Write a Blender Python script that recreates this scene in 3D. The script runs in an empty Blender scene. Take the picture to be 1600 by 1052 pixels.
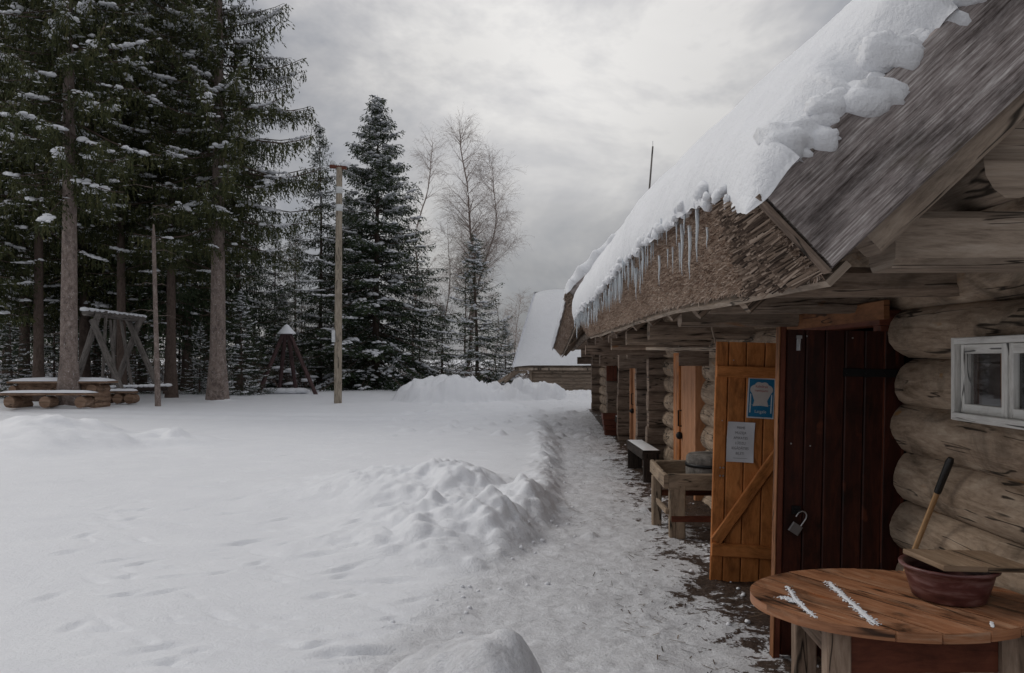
import bpy, math, random
import numpy as np
from mathutils import Vector, Matrix, Euler

# ------------------------------------------------------------ camera, light
SC = bpy.context.scene
F = 1200.0                      # focal length in photo pixels (photo 1600 wide)
EYE = 1.67
YAW = math.atan(30 / F)
cam = bpy.data.objects.new('camera', bpy.data.cameras.new('camera'))
SC.collection.objects.link(cam)
cam.location = (0, 0, EYE)
cam.rotation_euler = (math.radians(90), 0, YAW)
cam.data.sensor_width = 36
cam.data.lens = F / 1600 * 36
cam.data.shift_y = 34 / 1600
cam.data.clip_end = 2000
cam.data.clip_start = 0.05
SC.camera = cam

SUN_EL, SUN_AZ = 38, -62        # azimuth measured from +Y, negative = to the left
sun = bpy.data.objects.new('sun', bpy.data.lights.new('sun', 'SUN'))
SC.collection.objects.link(sun)
sun.data.energy = 0.75
sun.data.angle = math.radians(22)
sun.data.color = (1.0, 0.95, 0.88)
_d = Vector((math.sin(math.radians(SUN_AZ)) * math.cos(math.radians(SUN_EL)),
             math.cos(math.radians(SUN_AZ)) * math.cos(math.radians(SUN_EL)),
             math.sin(math.radians(SUN_EL))))
sun.rotation_euler = _d.to_track_quat('Z', 'Y').to_euler()
sun.location = (-20, 10, 30)

W = bpy.data.worlds.new('World'); SC.world = W; W.use_nodes = True
SC.view_settings.view_transform = 'Standard'
SC.view_settings.look = 'None'
SC.view_settings.gamma = 1
SC.view_settings.exposure = 0.38


class NT:
    """tiny helper for building node trees"""
    def __init__(s, nt):
        s.nt = nt; nt.nodes.clear()
    def n(s, typ, **kw):
        nd = s.nt.nodes.new(typ)
        for k, v in kw.items():
            if k.startswith('i_'):
                key = k[2:]
                key = int(key) if key.isdigit() else key.replace('_', ' ')
                nd.inputs[key].default_value = v
            else:
                setattr(nd, k, v)
        return nd
    def l(s, a, b):
        s.nt.links.new(a, b)
    def math(s, op, a, b=None, clamp=False):
        m = s.n('ShaderNodeMath', operation=op); m.use_clamp = clamp
        for i, x in enumerate((a, b)):
            if x is None: continue
            if isinstance(x, (int, float)): m.inputs[i].default_value = x
            else: s.l(x, m.inputs[i])
        return m.outputs[0]
    def noise(s, vec, scale, detail=4, rough=.55, dist=0):
        m = s.n('ShaderNodeTexNoise'); m.inputs['Scale'].default_value = scale
        m.inputs['Detail'].default_value = detail; m.inputs['Roughness'].default_value = rough
        m.inputs['Distortion'].default_value = dist
        if vec is not None: s.l(vec, m.inputs['Vector'])
        return m.outputs['Fac']
    def mapping(s, vec, scale=(1, 1, 1), loc=(0, 0, 0)):
        m = s.n('ShaderNodeMapping'); m.inputs['Scale'].default_value = scale
        m.inputs['Location'].default_value = loc
        s.l(vec, m.inputs['Vector']); return m.outputs[0]
    def ramp(s, fac, stops):
        r = s.n('ShaderNodeValToRGB'); cr = r.color_ramp
        while len(cr.elements) < len(stops): cr.elements.new(0.5)
        for e, (p, c) in zip(cr.elements, stops):
            e.position = p; e.color = (c[0], c[1], c[2], 1) if not isinstance(c, (int, float)) else (c, c, c, 1)
        s.l(fac, r.inputs[0]); return r.outputs[0]
    def mix(s, fac, a, b, blend='MIX'):
        m = s.n('ShaderNodeMix', data_type='RGBA', blend_type=blend)
        for idx, x in ((0, fac), (6, a), (7, b)):
            if isinstance(x, (int, float)): m.inputs[idx].default_value = x
            elif isinstance(x, tuple): m.inputs[idx].default_value = (x[0], x[1], x[2], 1)
            else: s.l(x, m.inputs[idx])
        return m.outputs[2]


def build_world():
    t = NT(W.node_tree)
    out = t.n('ShaderNodeOutputWorld')
    sky = t.n('ShaderNodeTexSky', sky_type='NISHITA')
    sky.sun_disc = False
    sky.sun_elevation = math.radians(SUN_EL)
    sky.sun_rotation = math.radians(SUN_AZ)
    tc = t.n('ShaderNodeTexCoord')
    gen = tc.outputs['Generated']
    sep = t.n('ShaderNodeSeparateXYZ'); t.l(gen, sep.inputs[0])
    den = t.math('ADD', t.math('MAXIMUM', sep.outputs[2], 0.0), 0.22)
    comb = t.n('ShaderNodeCombineXYZ')
    t.l(t.math('DIVIDE', sep.outputs[0], den), comb.inputs[0])
    t.l(t.math('DIVIDE', sep.outputs[1], den), comb.inputs[1])
    v = t.mapping(comb.outputs[0], (0.75, 1.1, 1), (1.3, 2.2, 0))
    n1 = t.noise(v, 1.2, 6, .52, .35)
    n2 = t.noise(t.mapping(gen, (1.3, 1.3, 2.0), (5, 3, 1.4)), 2.3, 6, .6, .3)
    # broad brightness of the cloud cover towards the hidden sun
    dot = t.n('ShaderNodeVectorMath', operation='DOT_PRODUCT'); t.l(gen, dot.inputs[0])
    g = Vector((0.02, 1, 0.36)).normalized(); dot.inputs[1].default_value = g
    glow = t.math('POWER', t.math('MAXIMUM', dot.outputs['Value'], 0.0), 60)
    glow2 = t.math('POWER', t.math('MAXIMUM', dot.outputs['Value'], 0.0), 3)
    c1 = t.ramp(n2, [(.40, (0.255, 0.262, 0.285)), (.50, (0.36, 0.358, 0.368)), (.60, (0.52, 0.51, 0.50))])
    lift = t.math('ADD', t.math('MULTIPLY', n1, 0.60), 0.65)
    # overcast skies are brighter overhead than near the horizon
    lift = t.math('MULTIPLY', lift, t.math('ADD', .60, t.math('MULTIPLY', t.math('MAXIMUM', sep.outputs[2], 0.0), .95)))
    m = t.n('ShaderNodeVectorMath', operation='SCALE'); t.l(c1, m.inputs[0]); t.l(lift, m.inputs['Scale'])
    gl = t.math('ADD', t.math('MULTIPLY', glow, 0.19), t.math('MULTIPLY', glow2, 0.035))
    gc = t.n('ShaderNodeVectorMath', operation='SCALE'); gc.inputs[0].default_value = (1.0, .975, .93); t.l(gl, gc.inputs['Scale'])
    ad = t.n('ShaderNodeVectorMath', operation='ADD'); t.l(m.outputs[0], ad.inputs[0]); t.l(gc.outputs[0], ad.inputs[1])
    warm2 = ad.outputs[0]
    # a thin tenth of clear-sky light filters through the overcast
    sc = t.n('ShaderNodeVectorMath', operation='SCALE'); t.l(sky.outputs[0], sc.inputs[0]); sc.inputs['Scale'].default_value = 0.08
    mixed = t.mix(0.05, warm2, sc.outputs[0])
    bg = t.n('ShaderNodeBackground'); t.l(mixed, bg.inputs[0]); bg.inputs[1].default_value = 1.0
    t.l(bg.outputs[0], out.inputs[0])


build_world()

# ------------------------------------------------------------ helpers
R = math.radians
rnd = random.Random(7)


def P(px, py, d):
    """world point seen at photo pixel (px, py) at distance d along the view axis"""
    xc = (px - 800) * d / F
    x = -d * math.sin(YAW) + xc * math.cos(YAW)
    y = d * math.cos(YAW) + xc * math.sin(YAW)
    return Vector((x, y, EYE + (560 - py) * d / F))


_lat = np.random.RandomState(11).rand(256, 256)


def vn(x, y):
    xi = np.floor(x).astype(int); yi = np.floor(y).astype(int)
    fx = x - xi; fy = y - yi
    fx = fx * fx * (3 - 2 * fx); fy = fy * fy * (3 - 2 * fy)
    a = _lat[xi & 255, yi & 255]; b = _lat[(xi + 1) & 255, yi & 255]
    c = _lat[xi & 255, (yi + 1) & 255]; d = _lat[(xi + 1) & 255, (yi + 1) & 255]
    return (a + (b - a) * fx) * (1 - fy) + (c + (d - c) * fx) * fy


def fbm(x, y, o=4, g=.5):
    x = np.asarray(x, float); y = np.asarray(y, float)
    s = 0; a = 1; t = 0
    for i in range(o):
        s = s + a * vn(x * 2 ** i + 17.3 * i, y * 2 ** i + 9.1 * i); t += a; a *= g
    return s / t


def sst(e0, e1, x):
    t = np.clip((np.asarray(x, float) - e0) / (e1 - e0), 0, 1)
    return t * t * (3 - 2 * t)


class MB:
    def __init__(s):
        s.v = []; s.uv = []; s.q = []; s.t = []; s.n = 0
    def add(s, v, uv, quads=None, tris=None):
        v = np.asarray(v, float).reshape(-1, 3)
        s.v.append(v); s.uv.append(np.asarray(uv, float).reshape(-1, 2))
        if quads is not None and len(quads): s.q.append(np.asarray(quads, int).reshape(-1, 4) + s.n)
        if tris is not None and len(tris): s.t.append(np.asarray(tris, int).reshape(-1, 3) + s.n)
        s.n += len(v)
    # sweep a closed 2D profile along points
    def sweep(s, pts, prof, up=(0, 0, 1), scales=None, caps=True, jit=0.0, rng=rnd):
        pts = [Vector(p) for p in pts]
        n = len(pts); k = len(prof)
        up = Vector(up)
        prof = np.array(prof, float)
        per = np.concatenate([[0], np.cumsum(np.linalg.norm(np.roll(prof, -1, 0) - prof, axis=1))])
        uo, vo = rng.uniform(0, 60), rng.uniform(0, 60)
        V = []; UV = []; L = 0
        frames = []
        for i, p in enumerate(pts):
            if i: L += (p - pts[i - 1]).length
            tan = (pts[min(i + 1, n - 1)] - pts[max(i - 1, 0)]).normalized()
            u = up
            if abs(tan.dot(u)) > .98: u = Vector((0, 1, 0)) if abs(tan.y) < .9 else Vector((1, 0, 0))
            sx = tan.cross(u).normalized(); sy = sx.cross(tan).normalized()
            sc = scales[i] if scales is not None else 1
            ring = []
            for j in range(k):
                a, b = prof[j] * sc
                if jit: a *= 1 + rng.uniform(-jit, jit); b *= 1 + rng.uniform(-jit, jit)
                ring.append(p + sx * a + sy * b)
            ring.append(ring[0])
            V += ring
            UV += [(uo + L, vo + per[j]) for j in range(k + 1)]
        Q = []
        m = k + 1
        for i in range(n - 1):
            for j in range(k):
                Q.append((i * m + j, i * m + j + 1, (i + 1) * m + j + 1, (i + 1) * m + j))
        s.add([tuple(x) for x in V], UV, quads=Q)
        if caps:
            for e, base in ((0, 0), (1, (n - 1) * m)):
                ring = [V[base + j] for j in range(k)]
                c = sum(ring, Vector()) / k
                vv = [tuple(c)] + [tuple(x) for x in ring]
                uu = [(uo + 7 * e, vo + 3)] + [(uo + 7 * e + prof[j][0] * 0.3, vo + 3 + prof[j][1]) for j in range(k)]
                T = [(0, 1 + (j + 1) % k, 1 + j) if e == 0 else (0, 1 + j, 1 + (j + 1) % k) for j in range(k)]
                s.add(vv, uu, tris=T)
    def tube(s, pts, r, k=8, scales=None, caps=True, jit=0, rng=rnd):
        s.sweep(pts, [(r * math.cos(2 * math.pi * j / k), r * math.sin(2 * math.pi * j / k)) for j in range(k)],
                scales=scales, caps=caps, jit=jit, rng=rng)
    def plank(s, a, b, w, th, up=(0, 0, 1), ch=.004, seg=1, jit=0.0):
        """w is across (tangent x up), th is along up"""
        a = Vector(a); b = Vector(b)
        w /= 2; th /= 2; c = min(ch, w * .45, th * .45)
        prof = [(w, -th + c), (w, th - c), (w - c, th), (-w + c, th), (-w, th - c), (-w, -th + c), (-w + c, -th), (w - c, -th)]
        pts = [a.lerp(b, i / seg) for i in range(seg + 1)]
        s.sweep(pts, prof, up=up, jit=jit)
    def lathe(s, prof, c, k=32, axis=None, jit=0):
        c = Vector(c); V = []; UV = []
        for (r, z) in prof:
            for j in range(k + 1):
                a = 2 * math.pi * (j % k) / k
                V.append((c.x + r * math.cos(a), c.y + r * math.sin(a), c.z + z)); UV.append((j / k * 2 * math.pi * max(r, .05), z + r))
        Q = []
        for i in range(len(prof) - 1):
            for j in range(k):
                Q.append((i * (k + 1) + j, i * (k + 1) + j + 1, (i + 1) * (k + 1) + j + 1, (i + 1) * (k + 1) + j))
        s.add(V, UV, quads=Q)
    def blob(s, c, r, k=8, m=5, noise=.15, rng=rnd, flat=False):
        c = np.array(c, float); V = []
        for i in range(m + 1):
            th = math.pi * i / m
            for j in range(k + 1):
                a = 2 * math.pi * (j % k) / k
                V.append((math.sin(th) * math.cos(a), math.sin(th) * math.sin(a), math.cos(th)))
        V = np.array(V); ph = rng.uniform(0, 50)
        f = 1 + noise * 2 * (fbm(V[:, 0] * 1.5 + ph, V[:, 1] * 1.5 + V[:, 2] * 1.3 + ph, 3) - .5)
        V = V * f[:, None] * np.array(r)
        if flat: V[:, 2] = np.where(V[:, 2] < 0, V[:, 2] * .3, V[:, 2])
        Q = [(i * (k + 1) + j, (i + 1) * (k + 1) + j, (i + 1) * (k + 1) + j + 1, i * (k + 1) + j + 1) for i in range(m) for j in range(k)]
        s.add(V + c, V[:, :2] + ph, quads=Q)
    def build(s, name, mat=None, parent=None, smooth=False, loc=None, mats=None):
        me = bpy.data.meshes.new(name)
        V = np.concatenate(s.v); UV = np.concatenate(s.uv)
        if loc is not None: V = V - np.array(loc)
        q = np.concatenate(s.q) if s.q else np.zeros((0, 4), int)
        t = np.concatenate(s.t) if s.t else np.zeros((0, 3), int)
        me.vertices.add(len(V)); me.vertices.foreach_set('co', V.astype(np.float32).ravel())
        nl = q.size + t.size
        me.loops.add(nl)
        li = np.concatenate([q.ravel(), t.ravel()])
        me.loops.foreach_set('vertex_index', li.astype(np.int32))
        me.polygons.add(len(q) + len(t))
        st = np.concatenate([np.arange(len(q)) * 4, q.size + np.arange(len(t)) * 3])
        me.polygons.foreach_set('loop_start', st.astype(np.int32))
        me.polygons.foreach_set('loop_total', np.concatenate([np.full(len(q), 4), np.full(len(t), 3)]).astype(np.int32))
        me.polygons.foreach_set('use_smooth', np.full(len(q) + len(t), smooth))
        ul = me.uv_layers.new(name='UVMap')
        ul.data.foreach_set('uv', UV[li].astype(np.float32).ravel())
        me.update(calc_edges=True)
        if mat: me.materials.append(mat)
        o = bpy.data.objects.new(name, me)
        SC.collection.objects.link(o)
        if loc is not None: o.location = loc
        if parent is not None: o.parent = parent
        return o


def tag(o, label=None, cat=None, group=None, kind=None):
    if label: o['label'] = label
    if cat: o['category'] = cat
    if group: o['group'] = group
    if kind: o['kind'] = kind
    return o


def empty(name, loc, label=None, cat=None, group=None, rot=(0, 0, 0)):
    o = bpy.data.objects.new(name, None); SC.collection.objects.link(o)
    o.location = loc; o.rotation_euler = rot; o.empty_display_size = .2
    return tag(o, label, cat, group)


def dup(root, loc, rotz=0, label=None, scale=1.0):
    r = root.copy(); SC.collection.objects.link(r)
    r.location = loc; r.rotation_euler = (0, 0, rotz); r.scale = (scale,) * 3 if isinstance(scale, (int, float)) else scale
    if label: r['label'] = label
    for ch in list(root.children):
        c = ch.copy(); SC.collection.objects.link(c); c.parent = r
        for g in list(ch.children):
            d = g.copy(); SC.collection.objects.link(d); d.parent = c
    return r


# ------------------------------------------------------------ materials
def new_mat(name):
    m = bpy.data.materials.new(name); m.use_nodes = True
    t = NT(m.node_tree)
    out = t.n('ShaderNodeOutputMaterial'); b = t.n('ShaderNodeBsdfPrincipled')
    t.l(b.outputs[0], out.inputs[0])
    return m, t, b


def bump(t, b, h, strength=.3, dist=.01):
    n = t.n('ShaderNodeBump'); n.inputs['Strength'].default_value = strength; n.inputs['Distance'].default_value = dist
    t.l(h, n.inputs['Height']); t.l(n.outputs[0], b.inputs['Normal'])


def wood(name, dark, mid, light, grain=28, rough=.85, stain=.5, bmp=.5, stretch=1.0, spots=None, cracks=True, sps=1.4):
    m, t, b = new_mat(name)
    uv = t.n('ShaderNodeTexCoord').outputs['UV']
    g1 = t.noise(t.mapping(uv, (2.2 * stretch, grain, 1)), 1.0, 7, .7, .9)
    g2 = t.noise(t.mapping(uv, (11 * stretch, grain * 3.5, 1), (3, 7, 0)), 1.0, 5, .7, .5)
    st = t.noise(t.mapping(uv, (2.6, 4.6, 1), (11, 5, 0)), 1.0, 6, .66, .7)
    gm = t.math('ADD', t.math('MULTIPLY', g1, .65), t.math('MULTIPLY', g2, .35))
    c = t.ramp(gm, [(.33, dark), (.5, mid), (.68, light)])
    stc = t.ramp(st, [(.3, 1 - stain), (.5, 1.0), (.72, 1 + stain * .35)])
    mm = t.mix(1.0, c, stc, 'MULTIPLY')
    if spots:
        sp = t.noise(t.mapping(uv, (2.2, 4.5, 1), (31, 25, 0)), sps, 3, .5, .6)
        mm = t.mix(t.ramp(sp, [(.66, 0.0), (.72, .8)]), mm, spots)
    h = gm
    if cracks:
        ck = t.noise(t.mapping(uv, (.8, 9, 1), (21, 15, 0)), 1.0, 3, .55, .4)
        ck = t.math('ABSOLUTE', t.math('SUBTRACT', ck, .5))
        ck = t.math('ADD', ck, t.ramp(t.noise(t.mapping(uv, (1.5, 5, 1), (41, 5, 0)), 1.0, 2), [(.45, .05), (.50, 0.0)]))
        cm = t.ramp(ck, [(.005, .15), (.018, 1.0)])
        mm = t.mix(1.0, mm, cm, 'MULTIPLY')
        h = t.math('ADD', gm, t.math('MULTIPLY', cm, .6))
    t.l(mm, b.inputs['Base Color'])
    b.inputs['Roughness'].default_value = rough
    b.inputs['Specular IOR Level'].default_value = .25
    bump(t, b, h, bmp, .006)
    return m


def simple(name, col, rough=.6, metal=0, var=.15, scale=20, bmp=.1):
    m, t, b = new_mat(name)
    ob = t.n('ShaderNodeTexCoord').outputs['Object']
    n = t.noise(ob, scale, 5, .6)
    c = t.ramp(n, [(.3, tuple(x * (1 - var) for x in col)), (.7, tuple(x * (1 + var) for x in col))])
    t.l(c, b.inputs['Base Color']); b.inputs['Roughness'].default_value = rough; b.inputs['Metallic'].default_value = metal
    bump(t, b, n, bmp, .004)
    return m


M = {}
M['log'] = wood('weathered_log', (.15, .102, .066), (.32, .24, .175), (.50, .405, .31), 13, stain=.62, bmp=.7, spots=(.30, .15, .045))
M['log_end'] = wood('log_end', (.10, .085, .07), (.25, .21, .17), (.42, .37, .31), 14, stain=.35, bmp=.6)
M['hewn'] = wood('hewn_log', (.09, .063, .05), (.20, .148, .115), (.31, .245, .195), 18, stain=.45, bmp=.7)
M['beam'] = wood('weathered_beam', (.11, .08, .058), (.25, .19, .145), (.40, .325, .26), 24, stain=.5, bmp=.7, spots=(.25, .11, .04))
M['beam_pale'] = wood('pale_beam', (.14, .105, .08), (.32, .255, .20), (.46, .39, .325), 22, stain=.4, bmp=.6, cracks=True)
M['bargeboard'] = wood('silvered_board', (.07, .052, .047), (.27, .235, .225), (.66, .62, .605), 85, stain=.45, bmp=1.0, stretch=3.6, spots=(.09, .07, .05), sps=1.8)
def m_barge():
    m, t, b = new_mat('silvered_board')
    uv = t.n('ShaderNodeTexCoord').outputs['UV']
    a = t.noise(t.mapping(uv, (2.2, 110, 1)), 1.0, 7, .68, 0)
    f = t.noise(t.mapping(uv, (14, 150, 1), (7, 3, 0)), 1.0, 4, .65, 0)
    p = t.noise(t.mapping(uv, (2.5, 7, 1), (1, 9, 0)), 1.0, 7, .7, .2)
    k = t.noise(t.mapping(uv, (2.2, 3, 1), (4, 2, 0)), 1.0, 4, .6, .4)
    g = t.math('ADD', t.math('MULTIPLY', a, .5), t.math('ADD', t.math('MULTIPLY', f, .3), t.math('MULTIPLY', p, .2)))
    c = t.ramp(g, [(.38, (.06, .045, .04)), (.46, (.20, .17, .162)), (.53, (.32, .285, .275)), (.62, (.60, .57, .55))])
    c = t.mix(1.0, c, t.ramp(p, [(.35, .45), (.55, 1.1)]), 'MULTIPLY')
    c = t.mix(t.ramp(k, [(.58, 0.0), (.70, .55)]), c, (.10, .085, .05))
    t.l(c, b.inputs['Base Color']); b.inputs['Roughness'].default_value = .9; b.inputs['Specular IOR Level'].default_value = .2
    bump(t, b, g, .35, .006)
    return m


M['bargeboard'] = m_barge()
M['lintel'] = wood('lintel_wood', (.10, .04, .018), (.20, .085, .036), (.28, .13, .06), 16, rough=.7, stain=.5, bmp=.4)
M['orange'] = wood('orange_pine', (.20, .068, .018), (.46, .17, .05), (.58, .24, .08), 12, rough=.55, stain=.55, bmp=.2, cracks=False, spots=(.20, .07, .02))
M['orange_pale'] = wood('pale_orange_pine', (.27, .12, .055), (.42, .20, .10), (.5, .26, .14), 14, rough=.6, stain=.25, bmp=.2, cracks=False)
M['red_dark'] = wood('dark_red_stain', (.010, .0035, .0026), (.034, .0085, .0052), (.085, .022, .011), 10, rough=.42, stain=.8, bmp=.25, cracks=False, stretch=.7, spots=(.10, .028, .014), sps=2)
M['red_mid'] = wood('red_brown_stain', (.05, .016, .009), (.12, .036, .02), (.17, .055, .03), 14, rough=.5, stain=.4, bmp=.2, cracks=False)
M['table'] = wood('worn_table', (.15, .058, .028), (.31, .14, .07), (.42, .27, .18), 22, rough=.45, stain=.95, bmp=.5, spots=(.30, .095, .03))
M['table_leg'] = wood('grey_table_leg', (.10, .07, .05), (.24, .17, .125), (.34, .26, .2), 18, stain=.4, bmp=.4)
M['board'] = wood('cutting_board', (.12, .075, .045), (.23, .155, .10), (.33, .24, .165), 20, rough=.7, stain=.5, bmp=.4)
M['stand'] = wood('worn_stand', (.14, .10, .07), (.28, .21, .15), (.38, .30, .22), 16, stain=.5, bmp=.5)
M['dark_wood'] = wood('dark_bench_wood', (.012, .009, .008), (.035, .026, .022), (.07, .055, .045), 18, stain=.4, bmp=.4)
M['pole'] = wood('pole_wood', (.19, .155, .12), (.31, .265, .21), (.41, .36, .29), 18, stain=.3, bmp=.4)
M['barn'] = wood('barn_log', (.15, .115, .09), (.28, .22, .17), (.38, .31, .25), 10, stain=.3, bmp=.5)
M['swing'] = wood('swing_log', (.07, .06, .055), (.15, .135, .125), (.25, .23, .21), 12, stain=.3)
M['tepee'] = wood('tepee_pole', (.035, .02, .02), (.075, .045, .045), (.12, .08, .075), 12, stain=.3)
M['picnic'] = wood('picnic_log', (.10, .06, .04), (.22, .14, .095), (.33, .24, .18), 12, stain=.4)
M['handle'] = wood('broom_handle', (.30, .17, .08), (.40, .24, .12), (.46, .29, .16), 10, rough=.5, stain=.15, bmp=.05, cracks=False)
M['white_paint'] = wood('white_paint', (.42, .40, .37), (.66, .65, .62), (.74, .74, .72), 26, rough=.7, stain=.22, bmp=.5)
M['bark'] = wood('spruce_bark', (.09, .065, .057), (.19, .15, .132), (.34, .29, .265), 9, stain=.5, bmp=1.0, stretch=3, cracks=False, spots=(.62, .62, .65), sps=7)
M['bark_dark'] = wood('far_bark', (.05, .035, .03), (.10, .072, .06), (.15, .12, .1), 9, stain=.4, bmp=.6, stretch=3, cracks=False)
M['birch'] = wood('birch_bark', (.12, .09, .085), (.26, .21, .19), (.40, .35, .32), 5, stain=.4, bmp=.2, stretch=4, cracks=False)
M['twig'] = simple('twig', (.33, .275, .25), .9)
M['scrub'] = simple('scrub_twig', (.13, .09, .072), .9)
M['shingle'] = wood('grey_cap', (.2, .2, .2), (.3, .3, .3), (.4, .4, .4), 10)
M['black_iron'] = simple('black_iron', (.012, .012, .013), .5, .6)
M['steel'] = simple('steel', (.42, .42, .43), .35, .9)
M['lock'] = simple('lock_body', (.16, .15, .15), .45, .4)
M['rubber'] = simple('black_grip', (.012, .012, .012), .4)
M['paper'] = simple('paper', (.62, .62, .65), .7, var=.05, scale=8, bmp=.05)
M['blue'] = simple('poster_blue', (.012, .155, .30), .5, var=.12, scale=12, bmp=0)
M['cream'] = simple('poster_cream', (.55, .50, .47), .6, var=.06, bmp=0)
M['ink'] = simple('ink', (.14, .14, .15), .7, bmp=0)
M['ink_red'] = simple('red_ink', (.38, .06, .05), .7, bmp=0)
M['white_ink'] = simple('white_ink', (.55, .62, .66), .7, bmp=0)
M['dark'] = simple('dark_interior', (.01, .008, .008), .9)  # darkness of the unlit rooms as a near-black colour
M['orange_strip'] = simple('orange_strip', (.35, .13, .03), .6)
M['grey_board'] = wood('grey_board', (.05, .042, .04), (.09, .08, .075), (.13, .12, .115), 10, stain=.2)
M['insulator'] = simple('insulator', (.55, .57, .58), .3)


def m_snow(name, col=(.80, .815, .845), fine=.35, tintdirt=0):
    m, t, b = new_mat(name)
    ob = t.n('ShaderNodeTexCoord').outputs['Object']
    n1 = t.noise(ob, 3.0, 6, .6, .2); n2 = t.noise(ob, 60, 4, .7); n3 = t.noise(ob, 14, 5, .65)
    c = t.ramp(n1, [(.3, tuple(x * .95 for x in col)), (.7, col)])
    t.l(c, b.inputs['Base Color']); b.inputs['Roughness'].default_value = .62
    b.inputs['Specular IOR Level'].default_value = .25
    h = t.math('ADD', t.math('MULTIPLY', n3, 1.0), t.math('MULTIPLY', n2, .35))
    bump(t, b, h, fine, .03)
    return m


M['snow'] = m_snow('snow')
M['roof_snow'] = m_snow('roof_snow', fine=.6)
M['tree_snow'] = m_snow('tree_snow', (.78, .80, .84), .1)


def m_ground():
    """field snow, trodden snow and bare earth in one material; the UV map carries how trodden (u) and how bare (v) the ground is"""
    m, t, b = new_mat('ground_snow')
    tc = t.n('ShaderNodeTexCoord'); ob = tc.outputs['Object']
    sep = t.n('ShaderNodeSeparateXYZ'); t.l(tc.outputs['UV'], sep.inputs[0])
    n1 = t.noise(ob, 2.2, 6, .65, .4); n2 = t.noise(ob, 34, 5, .75, .3); n3 = t.noise(ob, 9, 6, .7, .5); n4 = t.noise(ob, 70, 4, .7)
    nf = t.noise(t.mapping(ob, (1, .5, 1), (3, 2, 1)), 1.5, 4, .6, .5)
    field = t.ramp(n1, [(.3, (.76, .775, .81)), (.7, (.81, .825, .855))])
    trod = t.ramp(n3, [(.32, (.54, .54, .56)), (.46, (.70, .705, .73)), (.60, (.80, .81, .84))])
    trod = t.mix(t.ramp(n1, [(.44, 0.0), (.66, .5)]), trod, (.56, .56, .58))
    u = t.math('ADD', sep.outputs[0], t.math('MULTIPLY', t.math('SUBTRACT', n3, .5), .8))
    um = t.ramp(u, [(.25, 0.0), (.75, 1.0)])
    base = t.mix(um, field, trod)
    sp = t.ramp(n2, [(.30, .9), (.38, 0.0)])
    spm = t.math('MULTIPLY', t.math('MULTIPLY', sp, t.ramp(nf, [(.42, 0.0), (.60, .55)])), um)
    base = t.mix(spm, base, (.16, .13, .115))
    e = t.math('ADD', t.math('ADD', sep.outputs[1], t.math('MULTIPLY', t.math('SUBTRACT', n1, .5), 1.6)), t.math('MULTIPLY', t.math('SUBTRACT', n3, .5), 2.4))
    e = t.math('ADD', e, t.math('MULTIPLY', t.math('SUBTRACT', n2, .5), 1.0))
    em = t.ramp(e, [(.44, 0.0), (.56, 1.0)])
    ec = t.ramp(n2, [(.3, (.022, .014, .010)), (.55, (.065, .040, .028)), (.75, (.16, .11, .08))])
    c = t.mix(em, base, ec)
    t.l(c, b.inputs['Base Color']); b.inputs['Roughness'].default_value = .55; b.inputs['Specular IOR Level'].default_value = .25
    n5 = t.noise(t.mapping(ob, (1, 2.2, 1)), 19, 5, .7, .3)
    h = t.math('ADD', t.math('ADD', t.math('MULTIPLY', n3, 1.0), t.math('MULTIPLY', n4, .4)), t.math('MULTIPLY', n5, .6))
    hh = t.math('MULTIPLY', h, t.math('ADD', .55, t.math('MULTIPLY', um, .7)))
    bump(t, b, hh, .65, .04)
    return m


M['ground'] = m_ground()


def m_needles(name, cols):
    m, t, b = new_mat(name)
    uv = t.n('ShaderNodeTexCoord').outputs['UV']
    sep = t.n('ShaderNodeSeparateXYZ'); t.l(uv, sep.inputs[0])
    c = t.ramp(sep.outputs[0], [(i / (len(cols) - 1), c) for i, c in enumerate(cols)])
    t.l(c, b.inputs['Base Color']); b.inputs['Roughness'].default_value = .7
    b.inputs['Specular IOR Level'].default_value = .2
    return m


M['needle_a'] = m_needles('old_spruce_needles', [(.010, .014, .007), (.034, .043, .018), (.066, .072, .028), (.10, .092, .038)])
M['needle_b'] = m_needles('young_spruce_needles', [(.012, .022, .013), (.028, .046, .023), (.048, .066, .031), (.075, .083, .041)])
M['straw'] = m_needles('straw', [(.09, .055, .04), (.36, .26, .20), (.56, .45, .37), (.75, .66, .58)])
M['straw_dark'] = m_needles('dark_reed', [(.025, .017, .013), (.11, .075, .055), (.27, .20, .15), (.52, .41, .33)])
M['litter'] = m_needles('litter', [(.02, .013, .009), (.06, .038, .026), (.12, .078, .05), (.21, .15, .10)])


def m_thatch():
    m, t, b = new_mat('thatch')
    ob = t.n('ShaderNodeTexCoord').outputs['Object']
    n1 = t.noise(ob, 90, 4, .7); n2 = t.noise(ob, 6, 4, .6)
    c = t.ramp(n1, [(.3, (.06, .04, .03)), (.5, (.22, .165, .13)), (.7, (.42, .35, .29))])
    c = t.mix(1.0, c, t.ramp(n2, [(.3, .6), (.7, 1.15)]), 'MULTIPLY')
    t.l(c, b.inputs['Base Color']); b.inputs['Roughness'].default_value = .95
    bump(t, b, n1, .9, .02)
    return m


M['thatch'] = m_thatch()


def m_ice():
    m, t, b = new_mat('ice')
    b.inputs['Base Color'].default_value = (.82, .88, .93, 1); b.inputs['Roughness'].default_value = .12
    b.inputs['Transmission Weight'].default_value = .55; b.inputs['IOR'].default_value = 1.31
    return m


M['ice'] = m_ice()


def m_glass():
    m, t, b = new_mat('glass')
    b.inputs['Base Color'].default_value = (.9, .9, .9, 1); b.inputs['Roughness'].default_value = .03
    b.inputs['Transmission Weight'].default_value = 1.0; b.inputs['IOR'].default_value = 1.13
    return m


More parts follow.
